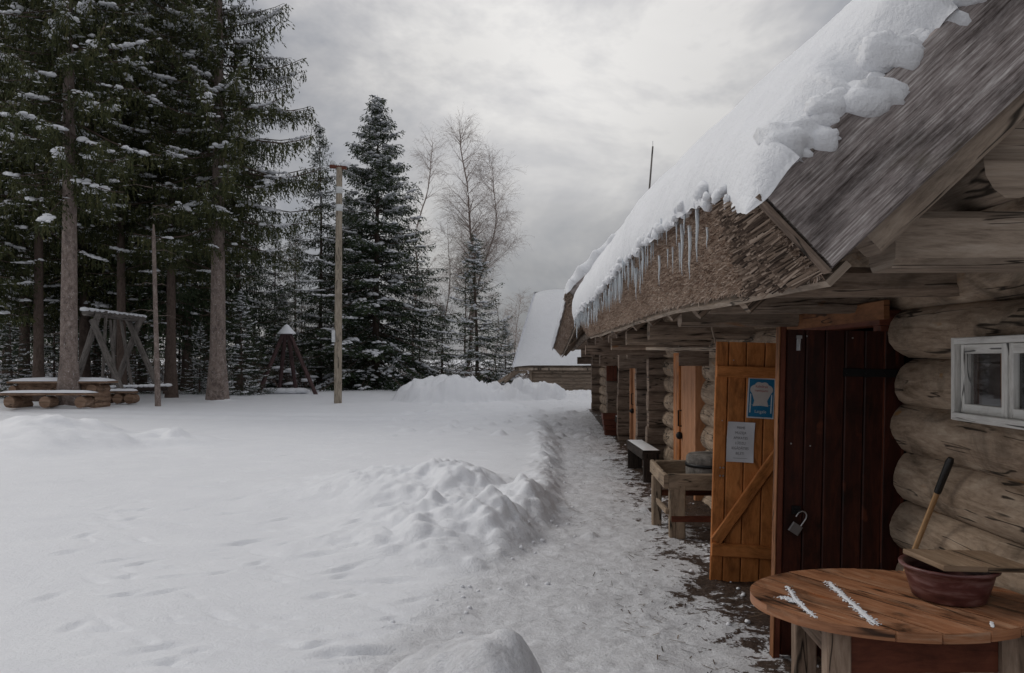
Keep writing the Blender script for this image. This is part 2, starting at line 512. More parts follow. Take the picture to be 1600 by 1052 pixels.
M['glass'] = m_glass()
m_, t_, b_ = new_mat('basin')
ob_ = t_.n('ShaderNodeTexCoord').outputs['Object']
n_ = t_.noise(t_.mapping(ob_, (3, 3, 14)), 2.5, 5, .6, .4)
t_.l(t_.ramp(n_, [(.35, (.06, .018, .018)), (.50, (.11, .038, .035)), (.62, (.20, .11, .105))]), b_.inputs['Base Color'])
b_.inputs['Roughness'].default_value = .38
M['basin'] = m_
m_, t_, b_ = new_mat('millstone')
ob_ = t_.n('ShaderNodeTexCoord').outputs['Object']
n_ = t_.noise(ob_, 12, 6, .7)
t_.l(t_.ramp(n_, [(.35, (.07, .062, .055)), (.6, (.19, .175, .16)), (.75, (.34, .33, .32))]), b_.inputs['Base Color'])
b_.inputs['Roughness'].default_value = .95; bump(t_, b_, n_, .8, .01)
M['stone'] = m_

# ------------------------------------------------------------ terrain
_rs = np.random.RandomState(5)
EDGE_Y = [0, 3, 4, 5, 6.3, 7.5, 8.7, 10, 12, 15, 18, 22, 26, 30]
EDGE_X = [-1.3, -1.05, -.8, -.5, -.1, .22, .36, .40, .45, .50, .42, .1, -.6, -2]


def path_edge(y):
    return np.interp(y, EDGE_Y, EDGE_X) + .10 * (fbm(y * 1.3, y * 0 + 3.3, 3) - .5)


MOUNDS = {  # name: list of (cx, cy, height, rx left, rx right, ry near, ry far, lumps)
    'mid': [(-.95, 8.7, .34, 2.6, 1.0, 1.4, 1.7, .26), (-.45, 7.1, .27, 1.9, .62, 1.0, 1.0, .30), (-.10, 8.2, .18, .7, .42, 1.1, 1.2, .3), (-.9, 6.5, .16, 1.5, .8, .8, .8, .3)],
    'farleft': [(-3.1, 27.6, .80, 1.6, 1.9, 1.2, 2.2, .18), (-1.6, 28.2, .55, 1.2, 1.8, 1.1, 2.0, .3), (-4.2, 28.0, .6, .9, 1.2, 1.0, 2.0, .2), (-2.3, 27.8, .72, .7, .7, .9, 2., .25)],
    'farright': [(.35, 29.2, .52, 1.2, 1.2, 1.2, 2.2, .25), (1.75, 29.0, .22, 1.0, 1.6, 1.1, 2.0, .3), (3.2, 28.6, .28, .9, 1.2, 1, 1.5, .3)],
    'front': [(-.20, 3.02, .60, .80, .46, .95, .60, .10), (.10, 2.95, .38, .42, .36, .8, .35, .12), (-.55, 2.8, .30, .6, .5, .6, .5, .1)],
    'left': [(-8.2, 13.2, .50, 4.2, 2.0, 1.8, 1.8, .2), (-6.9, 13.6, .22, 1.2, 1.8, .7, .8, .5)],
}
DENTS = []
for _ in range(330):
    y = 3.0 + 13 * _rs.rand() ** 1.6
    x = _rs.uniform(-.60 * y, path_edge(np.array([y]))[0] - .1)
    DENTS.append((x, y, _rs.uniform(.05, .17), _rs.uniform(.018, .04), _rs.uniform(-.7, .9), _rs.uniform(.008, .030)))
for i in range(16):   # a row of footprints wandering across the field
    y = 4 + i * .55; x = -2.6 - .28 * i + (.11 if i % 2 else -.11)
    if i % 3: DENTS.append((x + _rs.uniform(-.1, .1), y, .10, .04, 1.1 + _rs.uniform(-.4, .4), .022))
LUMPS = []
for _ in range(430):      # little chunks of shovelled snow
    if _rs.rand() < .42:
        a, rr = _rs.uniform(0, 6.28), abs(_rs.normal(0, .75))
        x = -.35 + rr * math.cos(a) * .9; y = 7.8 + rr * math.sin(a) * 1.3
    elif _rs.rand() < .5:
        y = 7.5 + 12 * _rs.rand(); x = np.interp(y, EDGE_Y, EDGE_X) - abs(_rs.normal(0, .12)) - .02
    else:
        y = 15 + 12 * _rs.rand(); x = _rs.uniform(-3.5, 1.4)
    s_ = _rs.uniform(.04, .13) * (.8 if y < 15 else 1.4)
    LUMPS.append((x, y, s_, s_ * _rs.uniform(.22, .5), _rs.uniform(.6, 1.8)))


_cell = np.random.RandomState(3).rand(128, 128, 3)


def chunks(x, y, sc):
    """rounded clods: height of the tallest of the nearby clods"""
    x = x / sc; y = y / sc; xi = np.floor(x).astype(int); yi = np.floor(y).astype(int); out = 0 * x
    for i in (-1, 0, 1):
        for j in (-1, 0, 1):
            c = _cell[(xi + i) & 127, (yi + j) & 127]
            d2 = (x - xi - i - c[..., 0]) ** 2 + (y - yi - j - c[..., 1]) ** 2; r = .35 + .5 * c[..., 2]
            out = np.maximum(out, r * np.sqrt(np.clip(1 - d2 / (r * r), 0, 1)))
    return out * sc


TB = [P(107, 600, 23.6), P(340, 600, 27.6), P(247, 600, 24.5), P(528, 600, 26.3)]
for _p in TB[:2]: LUMPS.append((_p.x, _p.y, .46, .13, 1.0))


def mound_h(x, y, key):
    h = 0 * x
    for (cx, cy, hh, rl, rr, rn, rf, lp) in MOUNDS[key]:
        dx = np.where(x < cx, (x - cx) / rl, (x - cx) / rr)
        dy = np.where(y < cy, (y - cy) / rn, (y - cy) / rf)
        r = np.sqrt(dx * dx + dy * dy)
        big = 1 if hh < .7 else .6
        r = r + .30 * (fbm(x * 1.4 * big + cx, y * 1.4 * big, 2) - .5)
        prof = np.clip(1 - r, 0, 1); prof = prof * prof * (3 - 2 * prof) if key in ('mid', 'left') else 1 - (1 - prof) ** 2.6 * 1.0 if key != 'front' else np.sin(prof * 1.5708) ** 1.5
        n = fbm(x * 3.6 * big + 3 * cy, y * 3.6 * big, 4, .55)
        ridge = 1 - np.abs(2 * fbm(x * 2.5 * big + cx, y * 2.5 * big + 7, 3) - 1) * 2.0
        h = np.maximum(h, hh * prof * (1 + lp * 1.3 * (2 * n - 1) * 1.2 + lp * .35 * (ridge - .6)))
    if key != 'front':
        m = h > .01
        if m.any():
            k = {'mid': .27, 'left': .30}.get(key, .5); xm, ym = x[m], y[m]
            w = xm + .12 * fbm(xm * 5, ym * 5, 2); w2 = ym + .12 * fbm(xm * 5 + 9, ym * 5, 2)
            side = {'mid': .35 + .65 * sst(-1.9, -.5, xm), 'left': sst(-9, -7, xm)}.get(key, .8)
            patch = sst(.38, .62, fbm(xm * 1.1 + 4, ym * 1.1, 2))
            h[m] += np.clip(h[m] * 5, 0, 1) * side * (.75 * chunks(w, w2, k) * patch + .45 * chunks(w + 3, w2 + 5, k * .42)) * .5 - np.clip(h[m] * 5, 0, 1) * .02
    return h


def ground_h(x, y):
    x = np.asarray(x, float); y = np.asarray(y, float)
    xe = path_edge(y)
    pathend = sst(17, 24, y)
    bank = np.interp(y, [0, 5.5, 7.5, 9, 14, 20, 26, 40], [.05, .06, .11, .16, .15, .14, .14, .15])
    w = np.interp(y, [0, 5.5, 7.5, 12, 40], [.7, .7, .45, .5, .5])
    left = sst(0, 1, (xe - x) / w + .25)
    f = bank + .05 * (fbm(x * .35, y * .35, 3) - .5) + .022 * (fbm(x * 1.3 + 5, y * 1.3, 3) - .5)
    near = sst(16, 5, y)
    # wind and foot worn texture of the field
    f = f + .030 * near * (fbm(x * 2.1 + y * .8, y * 4.6 - x * .6, 4, .6) - .5) * sst(-.62, -.1, x / np.maximum(y, 1))
    # snow berm thrown up along the path
    berm = .09 * np.exp(-((x - xe + .22) / .20) ** 2) * sst(6.5, 8.5, y) * (1 - sst(14, 20, y)) * np.clip(fbm(x * 3.5, y * 2.6, 4, .6) * 2.2 - .5, 0, 2)
    p = .018 + .035 * (fbm(x * 3.5, y * 3.0, 4, .62) - .5) + .020 * (fbm(x * 13, y * 11, 3, .6) - .5)
    p = p + .035 * sst(.3, .9, x) * (1 - sst(1.2, 1.7, x)) * (fbm(x * 5, y * 4 + 9, 3) - .45)
    h = p * (1 - left) + (f + berm) * left
    h = h * (1 - pathend) + (f * pathend)
    # rough heap of trodden snow in the corner where path meets field
    h = h + .07 * sst(14, 18, y) * (1 - sst(24, 28, y)) * sst(-5, -2, x) * (1 - sst(2, 3, x)) * (fbm(x * 1.8, y * 1.2, 4, .6) - .35)
    # shallow wheel tracks that cross the field
    for c in (0.0, 1.5):
        tr = y - (19.5 + c + .10 * x + .012 * x * x)
        h = h - .045 * np.exp(-(tr / .28) ** 2) * sst(2.2, -1, x) + .02 * np.exp(-((tr - .5) / .25) ** 2) * sst(2.2, -1, x)
    for k in MOUNDS: h = h + mound_h(x, y, k)
    for (dx, dy, L, wd, a, dep) in DENTS:
        m = (np.abs(x - dx) < .8) & (np.abs(y - dy) < .8)
        if m.any():
            ca, sa = math.cos(a), math.sin(a)
            u = (x[m] - dx) * ca + (y[m] - dy) * sa; v = -(x[m] - dx) * sa + (y[m] - dy) * ca
            h[m] -= dep * np.exp(-(u / L) ** 2 - (v / wd) ** 2) - dep * .4 * np.exp(-(u / L) ** 2 - ((v - wd * 1.6) / wd) ** 2)
    lm = 0 * h
    for (dx, dy, s_, hh, sx) in LUMPS:
        m = (np.abs(x - dx) < .5) & (np.abs(y - dy) < .5)
        if m.any():
            r2 = ((x[m] - dx) ** 2 * sx + (y[m] - dy) ** 2) / s_ ** 2
            lm[m] = np.maximum(lm[m], hh * np.exp(-r2 ** 1.6))
    h = h + lm * (.5 + fbm(x * 9, y * 9, 2))
    # the ground under the houses is level
    h = h * (1 - sst(2.0, 2.15, x) * (1 - sst(24, 25, y))) 
    return h


def gz(x, y):
    return float(ground_h(np.array([float(x)]), np.array([float(y)]))[0])


def axis_pts(stops):
    out = []
    for (a, b, s0, s1) in stops:
        x = a
        while x < b - 1e-6:
            out.append(x); t = (x - a) / (b - a); x += s0 + (s1 - s0) * t
    out.append(stops[-1][1])
    return np.array(out)


def build_ground():
    xs = axis_pts([(-400, -60, 60, 8), (-60, -16, 3, .4), (-16, -4, .4, .04), (-4, 2.2, .024, .024), (2.2, 6, .1, .6), (6, 60, 1, 8), (60, 400, 10, 60)])
    ys = axis_pts([(-60, -2, 10, .5), (-2, 1.5, .3, .05), (1.5, 10, .02, .032), (10, 20, .032, .09), (20, 34, .10, .18), (34, 60, .3, 2), (60, 700, 4, 80)])
    X, Y = np.meshgrid(xs, ys, indexing='ij')
    Z = ground_h(X.ravel(), Y.ravel()).reshape(X.shape)
    nx, ny = X.shape
    V = np.stack([X, Y, Z], -1).reshape(-1, 3)
    I = np.arange(nx * ny).reshape(nx, ny)
    Q = np.stack([I[:-1, :-1], I[1:, :-1], I[1:, 1:], I[:-1, 1:]], -1).reshape(-1, 4)
    cx = V[Q, 0].mean(1); cy = V[Q, 1].mean(1)
    reg = np.zeros(len(Q), int)
    reg[(cx > path_edge(cy) + .02) & (cx < 2.6) & (cy > -5) & (cy < 23)] = 1
    names = {0: ('snow_ground', 'ground'), 1: ('path', 'ground')}
    xe = path_edge(V[:, 1])
    TR = sst(-.5, .25, V[:, 0] - xe - .1 * (fbm(V[:, 0] * 3, V[:, 1] * 3, 2) - .5)) * (1 - .6 * sst(17, 24, V[:, 1]))
    BA = (V[:, 0] - .88 + .22 * np.exp(-((V[:, 1] - 5.3) / 1.1) ** 2)) * 1.0 - .5 * sst(9, 20, V[:, 1]) * (V[:, 0] < 1.7)
    BA = np.where(V[:, 1] > 23, 0, np.clip(BA, -.6, 1.5)); BA = np.where(V[:, 0] < .6, -.6, BA)
    ml = {'mid': 'lumpy shovelled snow pile beside the trodden path', 'farleft': 'large rounded ploughed snow pile in front of the spruces, left of the barn',
          'farright': 'rough ploughed snow pile in front of the far log barn', 'front': 'smooth pointed snow pile at the very front of the field',
          'left': 'low snow bank with a crumbly crest at the left edge of the field'}
    for i, k in enumerate(MOUNDS):
        mh = mound_h(cx, cy, k)
        reg[mh > (.05 if k != 'left' else .06)] = 2 + i
        names[2 + i] = ('snow_pile', 'ground', ml[k])
    for r, nm in names.items():
        q = Q[reg == r]
        if not len(q): continue
        u, inv = np.unique(q.ravel(), return_inverse=True)
        mb = MB(); v = V[u]
        mb.add(v, np.stack([TR[u], BA[u]], -1), quads=inv.reshape(-1, 4))
        if r < 2:
            o = mb.build(nm[0], M[nm[1]], smooth=True); tag(o, kind='structure')
        else:
            o = mb.build(nm[0], M[nm[1]], smooth=True)
            tag(o, nm[2], 'snow pile', 'snow piles on the field')


build_ground()

# ------------------------------------------------------------ log houses
LR = .141          # log radius
LH = .262          # course height


def log(mb, a, b, r=LR, k=18, seg=None, wob=.016, flat=None, endr=.975, rng=rnd):
    a = Vector(a); b = Vector(b); L = (b - a).length
    seg = seg or max(4, int(L / .11))
    seg = min(seg, 44)
    ph = rng.uniform(0, 100); ph2 = rng.uniform(0, 100)
    pts = []; sc = []
    d = (b - a).normalized(); side = d.cross(Vector((0, 0, 1))).normalized()
    for i in range(seg + 1):
        t = i / seg; s = t * L
        o1 = float(fbm([s * .8 + ph], [ph2], 2)[0]) - .5; o2 = float(fbm([s * .9 + ph2], [ph], 2)[0]) - .5
        pts.append(a.lerp(b, t) + side * o1 * wob * 3 + Vector((0, 0, o2 * wob * 1.6)))
        e = min(s, L - s)
        k_end = 1 - (1 - endr) * max(0, 1 - e / .05) ** 2
        knot = 1 + .05 * (float(fbm([s * 2.2 + ph], [ph2 + 9], 3)[0]) - .5)
        sc.append(r * k_end * knot)
    prof = []
    lob = rng.uniform(0, 6)
    for j in range(k):
        an = 2 * math.pi * j / k
        rr = 1 + .045 * math.sin(2 * an + lob * 3) + .025 * math.sin(3 * an + lob) + .02 * math.sin(5 * an + lob * 2)
        prof.append((.9 * rr * math.cos(an), rr * math.sin(an) * 1.01))
    if flat:  # squared (hewn) section
        prof = [(max(-flat, min(flat, x * 1.12)), y) for x, y in prof]
    uo = len(mb.v)
    # scale profile in metres for uv by passing scales relative to r
    mb.sweep(pts, [(x * r, y * r) for x, y in prof], scales=[s_ / r for s_ in sc], rng=rng, jit=.010)


HX = 2.10          # centre of wall logs
SEGS = [(2.62, 4.28), (5.84, 9.06), (10.42, 11.72)]
NC = 8             # courses below the lintel


def log_house(name, label, y0, y1, segs, crosses, header_y, ridge_x=4.5, deep=7.0):
    root = empty(name, (HX, y0, 0), label, 'log house')
    ox = Vector((HX, y0, 0))
    mb = MB()
    top = NC * LH + LH / 2
    for (a, b) in segs:
        for c in range(NC):
            z = -.03 + c * LH
            j1, j2 = rnd.uniform(-.035, .03), rnd.uniform(-.03, .03)
            log(mb, (HX + rnd.uniform(-.012, .012), a + (0 if a == y0 else j1), z), (HX, b + j2, z), LR + rnd.uniform(-.004, .006))
    # long logs above the doorways
    for c in range(NC, NC + 2):
        z = -.03 + c * LH
        log(mb, (HX, header_y[0], z), (HX, header_y[1], z), LR + .003)
    w = mb.build('log_wall', M['log'], root, True, loc=None)
    w.location = -ox
    mb = MB()
    for c in range(NC + 2):
        z = -.03 + c * LH
        log(mb, (deep, y0, z), (deep, y1, z), seg=4, k=8)
    w = mb.build('back_wall', M['log'], root, True); w.location = -ox
    for cy in crosses:
        mb = MB()
        for c in range(NC + 2):
            z = -.03 + c * LH
            x0 = 1.76 + rnd.uniform(-.015, .015)
            if cy == 2.70: x0 = 2.0
            xb = deep + .3 if cy in (crosses[0], crosses[-1]) else 3.0
            if cy > 3 and c == NC - 1: x0 = 1.46
            if cy > 3 and c == NC: x0 = 1.30
            log(mb, (x0, cy, z), (xb, cy, z), LR + .004, flat=.80, k=16, seg=8, endr=.99)
        if cy in (crosses[0], crosses[-1]):      # gable triangle of logs
            for c in range(NC + 2, NC + 12):
                z = -.03 + c * LH
                xs = max(1.55, z - 1.42 + .35); xe = 9.0 - xs
                if xe - xs > .5: log(mb, (xs, cy, z), (xe, cy, z), seg=8, k=10)
        w = mb.build('cross_wall', M['hewn'], root, True); w.location = -ox
    return root, ox


bath, o1 = log_house('log_house', 'near weathered round log house with thatched roof under thick snow and icicles', 2.70, 11.72, SEGS, [2.70, 11.72], (2.62, 11.72))
barn2, o2 = log_house('log_house', 'second log house farther along the path, thatched roof behind the near one', 13.2, 22.5,
                      [(13.35, 13.6), (14.75, 15.7), (15.7, 17.8), (18.9, 22.4)], [13.2 - .25, 15.65, 17.85, 22.5], (13.3, 22.5))


def part(mb, name, mat, root, ox, smooth=False):
    o = mb.build(name, mat, root, smooth); o.location = -ox
    return o


# moss and gap filler between logs is dark backing
for (a, b) in [(2.7, 4.26), (5.86, 9.04), (10.44, 11.7)]:
    mb = MB(); mb.plank((HX + .02, a, .9), (HX + .02, b, .9), .06, 1.9)
    part(mb, 'wall_caulking', M['dark_wood'], bath, o1)
mb = MB()
for (a, b) in [(14.8, 22.4)]:
    mb.plank((HX + .02, a, .9), (HX + .02, b, .9), .06, 1.9)
part(mb, 'wall_caulking', M['dark_wood'], barn2, o2)

# near-black sheets behind the doorways; the room's darkness is painted into their colour
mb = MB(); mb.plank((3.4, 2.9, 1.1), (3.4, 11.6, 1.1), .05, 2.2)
part(mb, 'room_dark_sheet', M['dark'], bath, o1)
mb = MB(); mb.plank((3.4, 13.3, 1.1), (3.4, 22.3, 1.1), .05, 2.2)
part(mb, 'room_dark_sheet', M['dark'], barn2, o2)

# door frames ------------------------------------------------------------
def frame(root, ox, a, b, ztop, mat, jamb_l=.10, proud=.0, x=1.99):
    mb = MB()
    mb.plank((x, a, 0), (x, a, ztop), .09, .13, up=(1, 0, 0))
    mb.plank((x, b, 0), (x, b, ztop), .09, .13, up=(1, 0, 0))
    mb.plank((x - .01, a - .045, ztop + .045), (x - .01, b + .045, ztop + .045), .12, .085)
    return part(mb, 'door_frame', mat, root, ox)


frame(bath, o1, 4.33, 5.80, 1.85, M['red_mid'])
# broad orange lintel board over the double doorway
mb = MB(); mb.plank((1.93, 4.22, 1.935), (1.93, 5.95, 1.93), .03, .105)
part(mb, 'lintel', M['lintel'], bath, o1)
# a strip of grey draught felt inside the near jamb
mb = MB(); mb.plank((1.985, 4.335, .15), (1.985, 4.335, 1.7), .03, .05, up=(1, 0, 0))
part(mb, 'draught_strip', M['beam_pale'], bath, o1)


def strap_hinge(parent, x0, x1, y, z):
    mb = MB()
    mb.plank((x0, y, z), (x1, y, z), .045, .006, up=(0, 1, 0), ch=.002)
    mb.tube([(x1, y, z - .05), (x1, y, z + .05)], .014, 10)
    for i in range(4):
        xx = x0 + .02 + i * .105
        mb.tube([(xx, y - .008, z), (xx, y - .002, z)], .008, 8)
    return mb.build('strap_hinge', M['black_iron'], parent)


# dark red near leaf, local x from 0 (outer edge) to .66 (hinge), faces -Y
def dark_leaf():
    o = bpy.data.objects.new('door', None); SC.collection.objects.link(o); o.parent = bath
    o.location = Vector((1.355, 4.30, 0)) - o1
    o.rotation_euler = (0, R(1.2), R(0))
    mb = MB(); w = .645 / 6
    for i in range(6):
        xa = .02 + w * i + w / 2
        mb.plank((xa, 0, .03), (xa, 0, 1.83), w - .003, .035, up=(0, 1, 0), ch=.006)
    mb.plank((.345, .024, .03), (.345, .024, 1.83), .63, .012, up=(0, 1, 0))
    mb.build('leaf', M['red_dark'], o)
    mb = MB(); mb.plank((0.0, .005, .015), (0.0, .005, 1.845), .035, .062, up=(0, 1, 0), ch=.006)
    mb.build('edge_board', M['red_mid'], o)
    mb = MB(); mb.plank((-.021, .0, .015), (-.021, .0, 1.845), .006, .06, up=(0, 1, 0), ch=.001); mb.build('worn_edge', M['lintel'], o)
    strap_hinge(o, .33, .675, -.024, 1.60)
    strap_hinge(o, .33, .675, -.024, .30)
    mb = MB()  # small steel catch at the top of the outer edge
    mb.plank((.085, -.022, 1.715), (.085, -.022, 1.80), .022, .006, up=(0, 1, 0), ch=.002)
    mb.tube([(.085, -.03, 1.72), (.085, -.03, 1.755)], .007, 8); mb.plank((.10, -.026, 1.79), (.07, -.026, 1.79), .018, .008, up=(0, 1, 0), ch=.002)
    mb.build('top_catch', M['steel'], o)
    mb = MB()  # hasp and staple
    mb.plank((.065, -.022, .835), (.115, -.022, .835), .045, .006, up=(0, 1, 0), ch=.002)
    mb.tube([(.075, -.024, .835), (.075, -.05, .835), (.10, -.05, .835), (.10, -.024, .835)], .005, 6)
    mb.build('hasp', M['black_iron'], o)
    mb = MB()
    for (x, z) in [(.055, 1.2), (.16, 1.19), (.13, 1.795), (.38, 1.79)]:
        mb = MB(); mb.tube([(x, -.021, z), (x, -.017, z)], .0045, 8); mb.build('nail_head', M['steel'], o)
    o['label'] = 'near door leaf stained dark red, swung open'
    return o


dark_leaf()


def orange_leaf():
    o = bpy.data.objects.new('door', None); SC.collection.objects.link(o); o.parent = bath
    o.location = Vector((1.325, 5.76, 0)) - o1
    o.rotation_euler = (0, R(1.6), R(-3))
    mb = MB(); ws = [.095, .13, .135, .135, .165]; x = 0
    for w in ws:
        mb.plank((x + w / 2, 0, .005), (x + w / 2, 0, 1.795), w - .006, .03, up=(0, 1, 0), ch=.006)
        x += w
    mb.plank((.33, .02, .02), (.33, .02, 1.78), .64, .008, up=(0, 1, 0))
    mb.build('leaf', M['orange'], o)
    mb = MB()
    mb.plank((.008, -.03, 1.575), (.65, -.03, 1.575), .085, .03, up=(0, 1, 0), ch=.006)
    mb.plank((.008, -.03, .255), (.65, -.03, .245), .095, .03, up=(0, 1, 0), ch=.006)
    mb.plank((.035, -.030, .315), (.62, -.030, 1.22), .085, .028, up=(0, 1, 0), ch=.006)
    mb.build('z_brace', M['orange'], o)
    for (x, z, r_) in [(.055, .86, .007), (.078, .86, .007), (.055, .80, .007), (.078, .80, .007), (.06, 1.21, .0045), (.24, 1.17, .0045), (.13, 1.66, .0045)]:
        mb = MB(); mb.tube([(x, -.019, z), (x, -.014, z)], r_, 8); mb.build('rivet', M['steel'], o)
    o['label'] = 'orange pine door leaf showing its Z shaped inner brace'
    return o


oleaf = orange_leaf()
bpy.context.view_layer.update()

# door at the middle of the near house
frame(bath, o1, 10.18, 9.02, 1.62, M['orange_pale'], x=1.97)
mb = MB(); mb.plank((1.93, 10.18, .0), (1.93, 10.18, 1.74), .04, .42 * .9, up=(0, 1, 0))
part(mb, 'jamb_board', M['orange'], bath, o1)


def wall_door(root, ox, ya, yb, ztop, mat, x=1.95):
    o = bpy.data.objects.new('door', None); SC.collection.objects.link(o); o.parent = root
    o.location = Vector((x, ya, 0)) - ox
    mb = MB(); n = 4; L = yb - ya
    for i in range(n):
        yy = L * (i + .5) / n
        mb.plank((0, yy, .05), (0, yy, ztop), abs(L) / n - .006, .035, up=(1, 0, 0))
    mb.plank((.02, 0, ztop / 2), (.02, L, ztop / 2), .01, ztop - .1)
    mb.build('leaf', mat, o)
    mb = MB()
    mb.tube([(-.02, L - .04, .80), (-.06, L - .04, .80), (-.06, L - .04, 1.0), (-.02, L - .04, 1.0)], .010, 8)
    mb.blob((-.05, L - .06, .68), (.045, .045, .05), noise=.05)
    mb.build('handle', M['black_iron'], o, True)
    return o


wall_door(bath, o1, 9.08, 9.96, 1.60, M['orange_pale'])
frame(barn2, o2, 13.62, 14.72, 1.72, M['orange_pale'], x=1.95)
wall_door(barn2, o2, 13.7, 14.6, 1.70, M['orange_pale'])
frame(barn2, o2, 17.98, 18.85, 1.72, M['red_mid'], x=1.93)
wall_door(barn2, o2, 18.0, 18.8, 1.70, M['red_mid'])
# red-brown vent panel high on the farthest cross wall
mb = MB(); mb.plank((1.80, 17.62, 1.15), (1.80, 17.62, 1.58), .16, .03, up=(0, 1, 0)); mb.plank((1.92, 17.62, 1.15), (1.92, 17.62, 1.58), .07, .03, up=(0, 1, 0))
part(mb, 'vent_panel', M['red_mid'], barn2, o2)

# window in the near wall -------------------------------------------------
def window():
    o = bpy.data.objects.new('window', None); SC.collection.objects.link(o); o.parent = bath
    o.location = Vector((1.893, 2.72, 1.40)) - o1
    L = .74; H = .36
    mb = MB()
    def bar(a, b, w, th, x=0.0):
        mb.plank((x, a[0], a[1]), (x, b[0], b[1]), w, th, up=(1, 0, 0), ch=.003)
    # outer casing
    bar((L - .012, 0), (L - .012, H), .024, .09, .015); bar((.012, 0), (.012, H), .024, .09, .015)
    bar((.024, H - .014), (L - .024, H - .014), .028, .09, .015); bar((.024, .016), (L - .024, .016), .034, .10, .012)
    mb.build('frame', M['white_paint'], o)
    mb = MB()
    for (a, b) in ((.03, .365), (.39, .705)):
        for (p, q) in (((a + .012, .034), (a + .012, H - .03)), ((b - .012, .034), (b - .012, H - .03))):
            bar(p, q, .026, .026, .008)
        bar((a + .025, .052), (b - .025, .052), .04, .026, .010); bar((a + .025, H - .05), (b - .025, H - .05), .04, .026, .010)
    bar((.377, .034), (.377, H - .03), .018, .035, .004)
    mb.build('sash', M['white_paint'], o)
    for (a, b) in ((.055, .34), (.415, .68)):
        mb = MB(); mb.plank((.016, a - .006, H / 2), (.016, b + .006, H / 2), .003, H - .13, up=(0, 0, 1), ch=.0005)
        mb.build('pane', M['glass'], o)
    mb = MB(); mb.plank((.045, .50, H / 2), (.045, .70, H / 2), .01, H - .08); mb.build('inner_shutter', M['grey_board'], o)
    mb = MB(); mb.plank((.044, .44, H / 2), (.044, .495, H / 2), .012, H - .08); mb.build('inner_post', M['orange_strip'], o)
    mb = MB(); mb.plank((.055, .0, H / 2), (.055, L, H / 2), .004, H - .01); mb.build('inner_dark', M['dark'], o)  # near-black sheet; darkness of the room behind the panes painted as colour
    o['label'] = 'small white painted window with two panes'


window()

# joists, rafters, plates -----------------------------------------------
def joist(y, x0, x1, z0, z1, mat='beam', w=.16, root=bath, ox=o1, nm='joist'):
    mb = MB(); n = 6
    mb.plank((x0, y, (z0 + z1) / 2), (x1, y, (z0 + z1) / 2), w, z1 - z0, ch=.03, seg=8, jit=.02)
    return part(mb, nm, M[mat], root, ox)


joist(2.66, 1.20, 6.9, 1.97, 2.16, 'beam_pale', .20)
joist(3.72, 1.02, 2.9, 1.965, 2.10)
joist(4.64, 1.06, 2.9, 1.94, 2.08)
joist(5.62, 1.08, 2.9, 1.90, 2.05)
joist(7.1, 1.08, 2.9, 1.84, 2.00)
joist(8.6, 1.06, 2.9, 1.82, 1.97)
joist(10.1, 1.05, 2.9, 1.78, 1.93)
joist(11.35, .80, 2.9, 1.72, 1.86, 'hewn')
joist(12.9, 1.46, 2.9, 1.50, 1.74, 'hewn', .2, barn2, o2)
joist(15.5, 1.38, 2.9, 1.52, 1.76, 'hewn', .2, barn2, o2)
joist(17.7, 1.40, 2.9, 1.52, 1.72, 'hewn', .2, barn2, o2)
joist(20.0, 1.2, 2.9, 1.52, 1.70, 'hewn', .2, barn2, o2)

mb = MB(); log(mb, (1.20, 2.45, 2.20), (1.20, 11.8, 2.10), .085, k=10); part(mb, 'eave_purlin', M['beam'], bath, o1, True)
mb = MB(); log(mb, (1.53, 2.46, 2.30), (1.53, 11.8, 2.27), .125, k=16, endr=.99)
part(mb, 'wall_plate', M['beam_pale'], bath, o1, True)
mb = MB(); log(mb, (2.75, 2.28, 3.42), (2.75, 11.8, 3.42), .11, k=12); part(mb, 'roof_purlin', M['beam'], bath, o1, True)
mb = MB(); log(mb, (1.20, 12.9, 2.30), (1.20, 22.3, 1.95), .085, k=10); part(mb, 'eave_purlin', M['beam'], barn2, o2, True)


